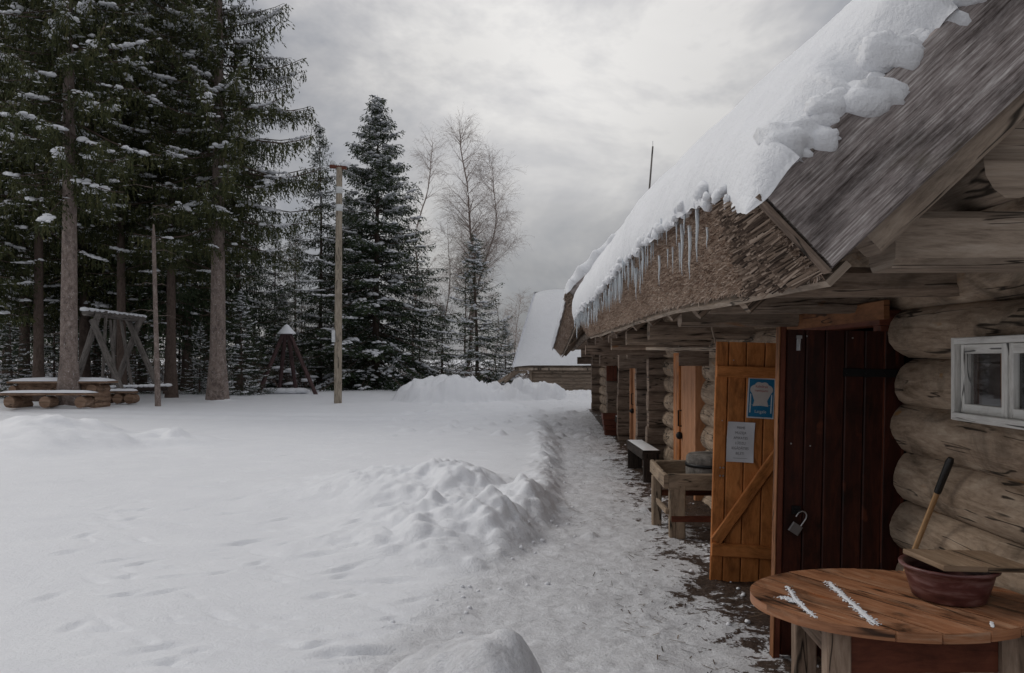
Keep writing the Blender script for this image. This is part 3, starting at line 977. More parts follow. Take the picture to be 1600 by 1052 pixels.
# thatched roofs ---------------------------------------------------------
def roof(root, ox, lip, ridge, y0, y1, snowT, seed, icicles, name):
    """lip(y) -> (x, z) lower inner lip of the thatch; cut goes up-left; far slope mirrored about ridge[0]"""
    rs = np.random.RandomState(seed)
    roo = bpy.data.objects.new('thatched_roof', None); SC.collection.objects.link(roo); roo.parent = root
    roo.location = Vector((lip(y0)[0], y0, 0)) - ox
    off = np.array([lip(y0)[0], y0, 0.])
    rx, rz = ridge
    def cut(y):
        if not icicles: return -.205 + 0 * y, .235 + 0 * y
        return (np.interp(y, [2.36, 3.2, 9, 12], [-.205, -.14, -.15, -.19]), np.interp(y, [2.36, 2.75, 3.2, 6, 9, 12], [.235, .34, .41, .42, .38, .29]))
    def section(y):
        lx, lz = lip(y); CX, CZ = cut(y)
        a = np.array([lx, lz]); b = np.array([lx + CX, lz + CZ])           # lower, upper edge of cut
        d = np.array([rx - b[0], rz - b[1]]); d /= np.linalg.norm(d)
        return a, b, np.array([rx, rz]), np.array([rx, rz - .44]), d
    # core slab
    mb = MB(); ny = max(10, int((y1 - y0) / .06)); nc = 9
    ys = np.linspace(y0, y1, ny + 1)
    V = []; UV = []
    for y in ys:
        a, b, r1, r0, d = section(y)
        prof = [r0, a + d * .10] + [a + (b - a) * t + np.array([-.55, -.5]) * .035 * math.sin(math.pi * t) for t in np.linspace(0, 1, nc)] + [r1]
        for (x, z) in prof:
            j = .018 * (fbm(y * 9 + x * 5, z * 17 + seed, 3) - .5)
            V.append((x + j, y, z + j)); UV.append((y, x + z))
    m = nc + 3
    Q = [(i * m + j, i * m + j + 1, (i + 1) * m + j + 1, (i + 1) * m + j) for i in range(ny) for j in range(m - 1)]
    mb.add(V, UV, quads=Q)
    # far slope
    V = []; 
    for y in (y0, y1):
        lx = 2 * rx - lip(y)[0]; lz = lip(y)[1]
        V += [(rx, y, rz), (lx + .2, y, lz + .23), (lx, y, lz), (rx, y, rz - .44)]
    mb.add(V, [(0, 0)] * 8, quads=[(0, 1, 5, 4), (1, 2, 6, 5), (2, 3, 7, 6), (0, 3, 2, 1), (4, 5, 6, 7)])
    # end caps of the near slope
    for i, s in ((0, 1), (ny, -1)):
        a, b, r1, r0, d = section(ys[i])
        V = [(p[0], ys[i] , p[1]) for p in (a, b, r1, r0)]
        mb.add(V, [(0, 0)] * 4, quads=[(0, 1, 2, 3)])
    mb.add([(9, y0, 0)] * 0, [(0, 0)] * 0) if False else None
    t_ = mb.build('thatch', M['thatch'], roo, True); t_.location = -Vector(off)
    # bristling cut stalk ends
    def stalks(n, mat, nm, ysel, long=False):
        y = ysel(n); t = rs.rand(n)
        lx = np.array([lip(v)[0] for v in y]); lz = np.array([lip(v)[1] for v in y])
        CX, CZ = cut(y)
        p = np.stack([lx + CX * t - .018, y, lz + CZ * t - .015], -1)
        nrm = np.array([-.75, 0, -.66]) / 1.0
        if long:
            dr = np.array([-.45, -.55, -.50]) + rs.normal(0, .10, (n, 3)); L = rs.uniform(.05, .14, n); wd = rs.uniform(.0025, .0045, n)
        else:
            dr = nrm * .8 + rs.normal(0, .62, (n, 3)); L = rs.uniform(.010, .04, n); wd = rs.uniform(.0011, .0026, n)
        dr /= np.linalg.norm(dr, axis=1)[:, None]
        sd = np.cross(dr, rs.normal(0, 1, (n, 3))); sd /= np.linalg.norm(sd, axis=1)[:, None]
        a = p - dr * .012; b = p + dr * L[:, None]
        V = np.stack([a - sd * wd[:, None], a + sd * wd[:, None], b + sd * wd[:, None] * .7, b - sd * wd[:, None] * .7], 1)
        c = np.clip(rs.beta(2, 2, n) * .9 + .25 * (fbm(y * 3, t * 3, 2) - .5), 0, 1)
        UV = np.repeat(np.stack([c, t], -1)[:, None], 4, 1)
        mb = MB(); mb.add(V, UV, quads=np.arange(4 * n).reshape(-1, 4))
        o = mb.build(nm, M[mat], roo); o.location = -Vector(off); o['kind'] = 'stuff'
        return o
    yn = lambda n: y0 + .02 + (y1 - y0 - .04) * rs.rand(n) ** 1.6
    stalks(110000 if icicles else 15000, 'straw', 'straw_stubble', yn)
    # reeds laid aslant by the gable
    n = 3400; u = rs.rand(n); t = rs.rand(n)
    y = y0 + .03 + .55 * u ** 1.3 * (1 - .35 * t)
    CX, CZ = cut(y)
    p = np.stack([np.array([lip(v)[0] for v in y]) + CX * t - .03, y, np.array([lip(v)[1] for v in y]) + CZ * t - .02], -1)
    dr = np.stack([-.34 + rs.normal(0, .05, n), .60 + rs.normal(0, .08, n), -.42 + rs.normal(0, .07, n)], -1) * -1
    dr[:, 0] *= -1; dr = np.stack([-.42 + rs.normal(0, .07, n), .75 + rs.normal(0, .10, n), -.32 + rs.normal(0, .07, n)], -1)
    dr /= np.linalg.norm(dr, axis=1)[:, None]
    sd = np.cross(dr, np.array([-.7, 0, -.7])); sd /= np.linalg.norm(sd, axis=1)[:, None]
    L = rs.uniform(.05, .17, n)[:, None]; wd = rs.uniform(.0018, .0038, n)[:, None]
    lift = np.array([-.7, 0, -.65]) * rs.uniform(0, .03, n)[:, None]
    a = p - dr * L * .5 + lift; b = p + dr * L * .5 + lift
    V = np.stack([a - sd * wd, a + sd * wd, b + sd * wd, b - sd * wd], 1)
    mb = MB(); mb.add(V, np.repeat(np.stack([rs.beta(1.4, 1.8, n), t], -1)[:, None], 4, 1), quads=np.arange(4 * n).reshape(-1, 4))
    o = mb.build('reed_bundle', M['straw_dark'], roo); o.location = -Vector(off); o['kind'] = 'stuff'
    # bargeboard along the near gable
    a, b, r1, r0, d = section(y0)
    mid = (a + b) / 2; W_ = np.linalg.norm(b - a)
    mb = MB()
    e = mid + d * (np.linalg.norm(np.array(ridge) - mid) - .1)
    nrm = (d[1], 0, -d[0])
    mb.plank((mid[0] - d[0] * .02, y0 - .035, mid[1] - d[1] * .02), (e[0], y0 - .035, e[1]), .055, W_, up=(-d[1], 0, d[0]), ch=.008, seg=30, jit=.012)
    o = mb.build('bargeboard', M['bargeboard'], roo); o.location = -Vector(off)
    ec = mid - d * .035                                   # weathered dark end cleat of the bargeboard
    mb = MB(); mb.plank((ec[0] - nrm[0] * W_ * .50, y0 - .04, ec[1] - nrm[2] * W_ * .50), (ec[0] + nrm[0] * W_ * .50, y0 - .04, ec[1] + nrm[2] * W_ * .50), .045, .014, up=(d[0], 0, d[1]), seg=6, jit=.03)
    o = mb.build('end_cleat', M['hewn'], roo); o.location = -Vector(off)
    # far gable board
    a2, b2, q1, q0, d2 = section(y1)
    mid2 = (a2 + b2) / 2
    mb = MB(); e2 = mid2 + d2 * 4.6
    mb.plank((mid2[0], y1 + .03, mid2[1]), (e2[0], y1 + .03, e2[1]), .05, W_, up=(-d2[1], 0, d2[0]))
    o = mb.build('bargeboard', M['bargeboard'], roo); o.location = -Vector(off)
    # verge rafter just inside
    mb = MB()
    s = a + d * .16 + np.array([.01, -.03]); e = s + d * 4.6
    mb.plank((s[0], y0 + .06, s[1]), (e[0], y0 + .06, e[1]), .12, .10, up=(-d[1], 0, d[0]), ch=.012, seg=12, jit=.02)
    o = mb.build('rafter', M['beam_pale'], roo); o.location = -Vector(off)
    yy = y0 + 1.0
    while yy < y1:
        aa, bb, _, _, dd = section(yy)
        s = aa + np.array([.06, -.045]) + dd * rs.uniform(-.06, .03); e = s + dd * 4.4
        mb = MB(); mb.tube([(s[0], yy, s[1]), (e[0], yy, e[1])], .045, 8)
        o = mb.build('rafter', M['beam'], roo, True); o.location = -Vector(off)
        yy += .95
    # eave batten under the stalks
    mb = MB(); n = 20
    pts = [(lip(v)[0] + .035, v, lip(v)[1] - .022 + .006 * math.sin(v * 3)) for v in np.linspace(y0 + .02, y1, n)]
    mb.sweep(pts, [(-.045, -.012), (.045, -.012), (.045, .012), (-.045, .012)], up=(-.7, 0, .7))
    o = mb.build('eave_board', M['beam_pale'], roo); o.location = -Vector(off)
    # snow cover ---------------------------------------------------------
    ns, nyy = 190, 420
    V = []; UV = []
    SL = 5.3
    vv = np.linspace(0, 1, nyy + 1); uu = np.linspace(0, 1, ns + 1)
    uu = uu ** 1.5
    U, Vv = np.meshgrid(uu, vv, indexing='ij')
    S = U * SL
    edge_w = .05 * (fbm(S * 14 + seed, S * 0 + 1, 3) - .5) + .10 * (fbm(S * 4.0 + seed, S * 0 + 4, 2) - .5) + .045 * (np.abs(np.sin(S * 10.5 + 4 * fbm(S * 3, S * 0 + 2, 2))) - .6)
    ya = y0 - .075 + 2.0 * edge_w; yb = y1 + .04 + edge_w
    vs = Vv ** 1.35
    Yy = ya + (yb - ya) * vs
    CX, CZ = cut(np.clip(Yy, y0, y1))
    lipx = np.vectorize(lambda v: lip(v)[0])(np.clip(Yy, y0, y1)) + CX
    lipz = np.vectorize(lambda v: lip(v)[1])(np.clip(Yy, y0, y1)) + CZ
    dx = rx - lipx; dz = rz - lipz; LL = np.sqrt(dx * dx + dz * dz); dx /= LL; dz /= LL
    lipoff = -.055 - .05 * (fbm(Yy * 2.2 + seed, Yy * 0, 3) - .3) - .02 * (fbm(Yy * 9, Yy * 0, 2) - .5)
    sc = np.minimum(S + lipoff * np.clip(1 - S / .6, 0, 1), LL)
    T = snowT(Yy)
    es = np.clip((S + .001) / .50, 0, 1); es = np.sqrt(1 - (1 - es) ** 2) * .9 + .1 * es
    ey = np.clip((Yy - ya) / (.07 + .10 * fbm(S * 6, S * 0 + 5, 3)), 0, 1); ey = np.sqrt(1 - (1 - ey) ** 2) * (.80 + .20 * np.clip((Yy - ya) / .5, 0, 1))
    ey2 = np.clip((yb - Yy) / .35, 0, 1); ey2 = np.sqrt(1 - (1 - ey2) ** 2)
    lump = 1 + .16 * (fbm(S * 1.2 + seed, Yy * .9, 3) - .5) + .30 * (fbm(S * 3.2, Yy * 3.2 + seed, 3) - .5) * np.exp(-(Yy - ya) / .5) + .2 * (fbm(S * 5, Yy * 5 + seed, 2) - .5) * np.exp(-S / .4) + .16 * (fbm(S * 4.5 + 2, Yy * 4.5, 4, .6) - .5)
    th = T * es * ey * ey2 * lump
    # lobes that sag over the board and the cut
    sag = np.clip(S / .25, 0, 1) * np.exp(-(Yy - ya) / .10) * .13 * np.clip(np.abs(np.sin(S * 10.5 + 4 * fbm(S * 3, S * 0 + 2, 2))) + .5 * (fbm(S * 9, S * 0 + 7, 2) - .5) - .25, 0, 1)
    PX = lipx + dx * sc - dz * (th - .002 - sag * .7); PZ = lipz + dz * sc + dx * (th + .006 - sag)
    sage = .045 * np.exp(-S / .07) * (fbm(Yy * 8, Yy * 0 + seed, 3) + .2)
    PZ = PZ - sage
    Vt = np.stack([PX, Yy, PZ], -1).reshape(-1, 3)
    # underside
    PXb = lipx + dx * (sc + .02); PZb = lipz + dz * (sc + .02) - .015
    Vb = np.stack([PXb, np.clip(Yy, y0 - .02, y1), PZb], -1).reshape(-1, 3)
    I = np.arange((ns + 1) * (nyy + 1)).reshape(ns + 1, nyy + 1)
    Q = np.stack([I[:-1, :-1], I[:-1, 1:], I[1:, 1:], I[1:, :-1]], -1).reshape(-1, 4)
    nT = I.size
    border = list(I[0, :]) + list(I[1:, -1]) + list(I[-1, ::-1][1:]) + list(I[::-1, 0][1:])
    Qs = [(border[i], border[(i + 1) % len(border)], border[(i + 1) % len(border)] + nT, border[i] + nT) for i in range(len(border))]
    mb = MB(); mb.add(np.concatenate([Vt, Vb]), np.concatenate([Vt[:, :2], Vb[:, :2]]), quads=np.concatenate([Q, np.array(Qs)]))
    r3 = random.Random(seed); sx = .02
    if icicles:
        while sx < 3.6:
            a, b, _, _, d = section(y0 + .02); rr_ = r3.choice((.02, .03, .04, .055)) * r3.uniform(.8, 1.2); nn = np.array([-d[1], d[0]])
            dn = r3.uniform(-.04, .03) + rr_ * .2
            c = b + d * sx + nn * dn
            mb.blob((c[0], y0 - .035 + r3.uniform(-.03, .03), c[1]), (rr_ * 1.5, rr_ * .8, rr_ * r3.uniform(.7, 1.1)), 20, 12, .55, r3)
            sx += rr_ * r3.uniform(.5, 1.25)
        yy = y0 + .1
        while yy < y1:
            a, b, _, _, d = section(yy); rr_ = r3.uniform(.012, .034)
            mb.blob((b[0] - .055 + r3.uniform(-.02, .02), yy, b[1] - .035 + r3.uniform(-.03, .02)), (rr_, rr_ * r3.uniform(.8, 2), rr_), 10, 7, .5, r3)
            yy += r3.uniform(.02, .10)
    o = mb.build('snow_cover', M['roof_snow'], roo, True); o.location = -Vector(off)
    # the far slope carries snow as well
    mb = MB(); V = []
    for y in (y0, y1):
        lx = 2 * rx - lip(y)[0] + .2; lz = lip(y)[1] + .23
        V += [(rx - .05, y, rz + .01), (lx, y, lz), (lx - .05, y, lz + .3), (rx + .02, y, rz + .38)]
    mb.add(V, [(0, 0)] * 8, quads=[(3, 2, 6, 7), (2, 1, 5, 6), (0, 1, 2, 3), (4, 7, 6, 5)])
    o = mb.build('snow_cover', M['roof_snow'], roo, True); o.location = -Vector(off)
    if icicles:
        mb = MB()
        for i in range(230):
            y = 3.6 + 8.1 * rs.rand() ** .75; lx, lz = lip(y); CX, CZ = cut(y); L = rs.uniform(.03, .15)
            f = rs.uniform(.6, 1.0); x = lx + CX * f - .045 - .03 * rs.rand(); z = lz + CZ * f
            mb.tube([(x, y, z + .015), (x, y, z - L * .5), (x, y, z - L)], L * .03 + .0022, 5, scales=[1, .55, .08], caps=False)
        o = mb.build('icicle_fringe', M['ice'], roo, True); o.location = -Vector(off); o['kind'] = 'stuff'
        for i in range(icicles):
            t = rs.rand()
            y = 4.2 + 7.6 * t ** .8
            if i > icicles - 6: y = 11.6 + .22 * (i - icicles + 6) / 5
            if i < 5: y = 3.3 + .45 * rs.rand()
            lx, lz = lip(min(y, y1)); CX, CZ = cut(min(y, y1)); L = rs.uniform(.07, .20) * (1.25 if rs.rand() < .2 else 1)
            if i > icicles - 6: L = rs.uniform(.18, .34)
            if i < 3: L = .23
            f = rs.uniform(.55, .98)
            x = lx + CX * f - .045 - .03 * rs.rand(); z = lz + CZ * f - .01 + .01
            if i > icicles - 6: x = lx + CX - .02; z = lz + CZ - .04
            mb = MB(); r0_ = L * .034 + .003
            mb.tube([(x, y, z + .02), (x + .002, y, z - L * .3), (x - .002, y + .002, z - L * .7), (x, y, z - L)], r0_, 6,
                    scales=[1, .75, .42, .08], caps=False)
            o = mb.build('icicle', M['ice'], roo, True); o.location = -Vector(off)
    return roo


def lip1(y):
    t = (y - 2.3) / 9.5
    return (.90 + .015 * math.sin(y * 1.1), 1.955 + .045 * min(1, max(0, t * 3)) - .03 * math.sin(y * .8) * .3 + .035 * t)


roof(bath, o1, lip1, (4.6, 5.85), 2.36, 11.85, lambda y: np.interp(y, [2.2, 2.6, 3.5, 5.0, 6.5, 12], [.20, .19, .19, .25, .30, .34]), 3, 99, 'near')


def lip2(y):
    t = (y - 12.75) / 8.5
    return (.84 + .0 * t, 2.57 - .83 * t ** .8 if t > 0 else 2.57)


roof(barn2, o2, lip2, (4.6, 6.5), 12.75, 21.2, lambda y: np.interp(y, [12.6, 14, 22], [.24, .24, .22]), 21, 0, 'far')

# thin stick and slat hanging from a joist end beside the orange door
st = empty('slat_bracket', (1.40, 7.1, 1.7), 'thin pale slat and stick hanging under the joists left of the orange door', 'bracket')
mb = MB(); mb.plank((-.33, .05, .058), (.33, -.85, .045), .02, .03); mb.build('slat', M['beam_pale'], st)
mb = MB(); mb.plank((.02, -1.0, .24), (.09, -1.05, -.10), .014, .012, up=(0, 1, 0)); mb.build('stick', M['beam_pale'], st)
mb = MB(); mb.plank((.15, 1.0, .0), (.46, 1.0, .0), .03, .22, up=(0, 0, 1)); mb.build('side_board', M['hewn'], st)

# ------------------------------------------------------------ notices on the orange leaf
def text_mesh(txt, size, mat, parent, loc, name, scx=1.0):
    cu = bpy.data.curves.new(name, 'FONT'); cu.body = txt; cu.size = size; cu.align_x = 'CENTER'; cu.align_y = 'CENTER'
    tmp = bpy.data.objects.new('t', cu); SC.collection.objects.link(tmp)
    dg = bpy.context.evaluated_depsgraph_get(); dg.update()
    me = bpy.data.meshes.new_from_object(tmp.evaluated_get(dg)); bpy.data.objects.remove(tmp)
    o = bpy.data.objects.new(name, me); SC.collection.objects.link(o); me.materials.clear(); me.materials.append(mat)
    o.parent = parent; o.location = loc; o.rotation_euler = (R(90), 0, 0); o.scale = (scx, 1, 1)
    return o


def sheet(mb, w, h, y, curl=0.0, nx=6, nz=8, x0=0, z0=0):
    V = []; UV = []
    for i in range(nx + 1):
        for j in range(nz + 1):
            x = (i / nx - .5) * w; z = (j / nz - .5) * h
            V.append((x0 + x, y - curl * ((abs(i / nx - .5) * 2) ** 3) * ((abs(j / nz - .5) * 2) ** 2), z0 + z)); UV.append((x, z))
    Q = [(i * (nz + 1) + j, (i + 1) * (nz + 1) + j, (i + 1) * (nz + 1) + j + 1, i * (nz + 1) + j + 1) for i in range(nx) for j in range(nz)]
    mb.add(V, UV, quads=Q)


def poly(mb, pts, y):
    c = np.mean(np.array(pts), 0); n = len(pts)
    V = [(c[0], y, c[1])] + [(p[0], y, p[1]) for p in pts]
    mb.add(V, [(0, 0)] * (n + 1), tris=[(0, 1 + i, 1 + (i + 1) % n) for i in range(n)])


MW = oleaf.matrix_world
def on_leaf(x, z, y=-.020): return MW @ Vector((x, y, z))
def leaf_rot(): return MW.to_euler()


n1 = empty('notice', on_leaf(.195, 1.055), 'white paper notice in capitals on the orange door leaf, below the blue poster', 'notice', rot=leaf_rot())
n1.rotation_euler.rotate_axis('Y', R(1.0))
mb = MB(); sheet(mb, .198, .297, 0, .012); mb.build('paper', M['paper'], n1, True)
for i, tx in enumerate(['PIRMS', 'MUZEJA', 'APSKATES', 'LŪDZU', 'IEGĀDĀTIES', 'BIĻETI']):
    text_mesh(tx, .027, M['ink'], n1, (0, -.0015, .105 - i * .038), 'lettering', .85)
mb = MB(); sheet(mb, .13, .0022, -.0015, x0=.01, z0=-.12); mb.build('printed_line', M['ink'], n1)

n2 = empty('poster', on_leaf(.335, 1.385), 'blue poster with a white chef hat between fork and knife on the orange door leaf', 'poster', rot=leaf_rot())
n2.rotation_euler.rotate_axis('Y', R(1.5))
mb = MB(); sheet(mb, .196, .300, 0, .003); mb.build('backing', M['paper'], n2, True)
mb = MB(); sheet(mb, .178, .280, -.004); mb.build('blue_print', M['blue'], n2)
mb = MB()
hat = []
for (cx, cz, r, a0, a1) in [(-.048, .062, .034, 235, 110), (-.020, .088, .030, 160, 60), (.022, .088, .030, 120, 20), (.050, .062, .034, 70, -55)]:
    for k in range(7):
        a = R(a0 + (a1 - a0) * k / 6); hat.append((cx + r * math.cos(a), cz + r * math.sin(a)))
hat += [(.045, -.02), (.055, -.062), (.03, -.058), (0, -.056), (-.03, -.058), (-.058, -.062), (-.048, -.02)]
poly(mb, hat, -.0055); mb.build('chef_hat', M['cream'], n2)
mb = MB()
for sx in (-1, 1):
    poly(mb, [(sx * .076 - .004, -.11), (sx * .076 + .004, -.11), (sx * .076 + .005, -.03), (sx * .076 + .0035, .03), (sx * .076 - .0035, .03), (sx * .076 - .005, -.03)], -.0055)
sheet(mb, .17, .0015, -.0056, z0=-.05); mb.build('cutlery', M['white_ink'], n2)
text_mesh('Kulinārais', .026, M['ink_red'], n2, (0, -.007, .085), 'lettering', .85)
text_mesh('mantojums', .026, M['ink_red'], n2, (0, -.007, .055), 'lettering', .85)
text_mesh('Latgale', .032, M['white_ink'], n2, (0, -.007, -.10), 'lettering', .95)

# open padlock hanging from the hasp
pl = empty('padlock', (1.455, 4.262, .80), 'open grey padlock hanging on the dark red door', 'padlock', rot=(0, R(33), 0))
mb = MB()
mb.plank((.035, 0, -.085), (.035, 0, -.030), .062, .018, up=(0, 1, 0), ch=.004); mb.build('lock_body', M['lock'], pl)
mb = MB()
pts = [(.052, 0, -.03), (.052, 0, .02)] + [(.027 + .025 * math.cos(R(a)), 0, .02 + .027 * math.sin(R(a))) for a in range(20, 200, 20)] + [(.002, 0, .0)]
mb.tube(pts, .0042, 8); mb.build('shackle', M['steel'], pl, True)

# ------------------------------------------------------------ table, basin, board, broom
tb = empty('table', (1.385, 3.0, 0), 'worn round wooden table with strips of snow, by the log wall', 'table', rot=(0, 0, R(0)))
RX, RY, TZ = .525, .395, .75
mb = MB()
gr = R(-58)                                   # direction of the boards
gd = np.array([math.cos(gr), math.sin(gr)]); gn = np.array([-gd[1], gd[0]])
cuts = [-.56, -.33, -.215, -.06, .075, .24, .36, .56]
def ell(d0):
    # intersect line p = gn*d0 + gd*t with the ellipse
    A = (gd[0] / RX) ** 2 + (gd[1] / RY) ** 2; B = 2 * (gn[0] * d0 * gd[0] / RX ** 2 + gn[1] * d0 * gd[1] / RY ** 2)
    C = (gn[0] * d0 / RX) ** 2 + (gn[1] * d0 / RY) ** 2 - 1
    D = B * B - 4 * A * C
    if D <= 0: return None
    return ((-B - math.sqrt(D)) / (2 * A), (-B + math.sqrt(D)) / (2 * A))
for ci in range(len(cuts) - 1):
    a, b = cuts[ci] + .0032, cuts[ci + 1] - .0032
    ds = [x for x in np.linspace(a, b, 26) if ell(x)]
    if len(ds) < 2: continue
    lo = [gn * x + gd * ell(x)[0] for x in ds]; hi = [gn * x + gd * ell(x)[1] for x in ds]
    dz = rnd.uniform(-.0015, .0015); uo = rnd.uniform(0, 40)
    ring = lo + hi[::-1]; n = len(ring); c = np.mean(np.array(ring), 0)
    for (z, flip) in ((0, 0), (-.036, 1)):
        # strips between lo and hi
        V = []; UV = []
        for p, q in zip(lo, hi):
            for e in (p, q): V.append((e[0], e[1], TZ + z + dz)); UV.append((np.dot(e, gd) + uo, np.dot(e, gn) + uo))
        mb.add(V, UV, quads=[(2 * i, 2 * i + 2, 2 * i + 3, 2 * i + 1) if not flip else (2 * i, 2 * i + 1, 2 * i + 3, 2 * i + 2) for i in range(len(lo) - 1)])
    V = []; UV = []; s = 0
    for i in range(n + 1):
        p = ring[i % n]
        if i: s += np.linalg.norm(ring[i % n] - ring[i - 1])
        for z in (0, -.036): V.append((p[0], p[1], TZ + z + dz)); UV.append((s * .6 + uo + 9, z + uo))
    mb.add(V, UV, quads=[(2 * i, 2 * i + 1, 2 * i + 3, 2 * i + 2) for i in range(n)])
mb.build('tabletop', M['table'], tb)
for (x, y) in ((-.30, -.24), (-.27, .17), (.32, -.22), (.32, .20)):
    mb = MB(); mb.plank((x, y, 0), (x, y, TZ - .037), .085, .06, up=(0, 1, 0), ch=.005); mb.build('leg', M['table_leg'], tb)
mb = MB()
mb.plank((-.255, -.235, TZ - .12), (.275, -.215, TZ - .12), .022, .16); mb.plank((-.25, .17, TZ - .10), (.27, .20, TZ - .10), .022, .11)
mb.plank((.345, -.19, TZ - .1), (.345, .17, TZ - .1), .022, .11)
mb.build('apron', M['red_mid'], tb)
mb = MB(); mb.plank((-.335, .14, TZ - .055), (-.31, -.21, TZ - .10), .022, .11)
mb.plank((-.42, .10, TZ - .045), (-.30, .13, TZ - .045), .04, .02)
mb.build('side_brace', M['table_leg'], tb)
# footrail low down
mb = MB(); mb.plank((-.26, -.20, .30), (.28, -.18, .30), .03, .05); mb.build('rail', M['table_leg'], tb)


def snow_strip(mb, pts, w, th):
    """flat ragged strip of snow: pts list of (x,y), ragged both sides"""
    pts = [np.array(p, float) for p in pts]; n = 70
    L = [0]
    for i in range(1, len(pts)): L.append(L[-1] + np.linalg.norm(pts[i] - pts[i - 1]))
    V = []; k = 7
    ph = rnd.uniform(0, 30)
    for i in range(n + 1):
        s = L[-1] * i / n
        p = np.array([np.interp(s, L, [q[0] for q in pts]), np.interp(s, L, [q[1] for q in pts])])
        p2 = np.array([np.interp(min(s + .01, L[-1] + .01), L + [L[-1] + .02], [q[0] for q in pts] + [pts[-1][0] + (pts[-1] - pts[-2])[0] * .02 / max(1e-6, np.linalg.norm(pts[-1] - pts[-2]))]),
                       np.interp(min(s + .01, L[-1] + .01), L + [L[-1] + .02], [q[1] for q in pts] + [pts[-1][1] + (pts[-1] - pts[-2])[1] * .02 / max(1e-6, np.linalg.norm(pts[-1] - pts[-2]))])])
        d = p2 - p; d = d / max(1e-6, np.linalg.norm(d)); nn = np.array([-d[1], d[0]])
        e = min(1, 6 * i / n, 6 * (n - i) / n) ** .6
        wl = w * e * (.1 + 1.9 * float(fbm([s * 60 + ph], [1.], 4, .7)[0])) ; wr = w * e * (.1 + 1.9 * float(fbm([s * 60 + ph], [9.], 4, .7)[0]))
        for j in range(k):
            t = j / (k - 1) * 2 - 1
            off = (wl if t < 0 else wr) * t
            z = .45 * th * (1 - t ** 4) * e * (.3 + 1.2 * float(fbm([s * 40 + ph], [t * 2 + 5.], 2)[0]))
            V.append((p[0] + nn[0] * off, p[1] + nn[1] * off, TZ + .0025 + z))
    mb.add(V, [(0, 0)] * len(V), quads=[(i * k + j, (i + 1) * k + j, (i + 1) * k + j + 1, i * k + j + 1) for i in range(n) for j in range(k - 1)])


def dusting(mb, pts, w, n, seed):
    r_ = random.Random(seed); pts = [np.array(p, float) for p in pts]
    for _ in range(n):
        i = r_.randrange(len(pts) - 1); p = pts[i] + (pts[i + 1] - pts[i]) * r_.random()
        q = p + np.array([r_.gauss(0, w), r_.gauss(0, w)]); s_ = r_.uniform(.0012, .0042)
        mb.blob((q[0], q[1], TZ + .002), (s_ * r_.uniform(.8, 1.8), s_, s_ * .6), 6, 3, .5, r_)


def tp(px, py):  # photo pixel on the table plane -> table-local xy
    d = (EYE - TZ) * F / (py - 560); p = P(px, py, d); return (p.x - 1.385, p.y - 3.0)


mb = MB(); snow_strip(mb, [tp(1294, 910), tp(1318, 932), tp(1345, 956), tp(1368, 977)], .011, .006); dusting(mb, [tp(1294, 910), tp(1318, 932), tp(1345, 956), tp(1368, 977)], .010, 420, 1); mb.build('snow_patch', M['snow'], tb, True)
mb = MB(); snow_strip(mb, [tp(1230, 917), tp(1242, 936), tp(1256, 950), tp(1274, 966)], .006, .005); dusting(mb, [tp(1230, 917), tp(1242, 936), tp(1256, 950), tp(1274, 966)], .006, 260, 2); dusting(mb, [tp(1222, 934), tp(1252, 944)], .010, 200, 3)
mb.build('snow_patch', M['snow'], tb, True)
mb = MB(); snow_strip(mb, [tp(1490, 946), tp(1518, 946)], .007, .005); snow_strip(mb, [tp(1548, 972), tp(1552, 982)], .006, .005); mb.build('snow_patch', M['snow'], tb, True)

bs = empty('basin', (1.60, 2.985, TZ), 'maroon plastic basin standing on the worn round table, board over it', 'basin')
mb = MB()
mb.lathe([(0, .003), (.118, .003), (.128, .010), (.150, .085), (.158, .118), (.172, .122), (.174, .132), (.165, .134), (.150, .126), (.142, .085), (.120, .016), (0, .014)], (0, 0, 0), 48)
mb.build('bowl', M['basin'], bs, True)
bd = empty('wooden_board', (1.655, 2.975, TZ + .148), 'square wooden board lying as a lid on the maroon basin', 'board', rot=(R(-1), R(2), R(4)))
mb = MB()
for (x0_, w_) in ((-.084, .166), (.085, .168)):
    mb.plank((x0_, -.135, 0), (x0_ + .002, .135, 0), w_, .020, ch=.003)
mb.build('planks', M['board'], bd)

br = empty('broom_handle', (1.78, 4.05, 0), 'long wooden broom handle with black grip leaning against the log wall', 'broom')
a_ = Vector((1.76, 4.10, .0)); b_2 = P(1486, 716, 3.60)
dv = (b_2 - a_)
mb = MB(); mb.tube([(a_ + dv * t) - Vector((1.78, 4.05, 0)) for t in (0.02, .3, .6, .86)], .0125, 12); mb.build('stick', M['handle'], br, True)
mb = MB(); mb.tube([(a_ + dv * t) - Vector((1.78, 4.05, 0)) for t in (.855, .86, .93, .985, 1.0)], .0165, 12, scales=[.9, 1, 1.05, 1.1, .8]); mb.build('grip', M['rubber'], br, True)
mb = MB(); mb.plank((a_ - Vector((1.78, 4.05, 0))) + Vector((-.14, .0, .06)), (a_ - Vector((1.78, 4.05, 0))) + Vector((.14, 0, .06)), .05, .05); mb.build('head', M['dark_wood'], br)

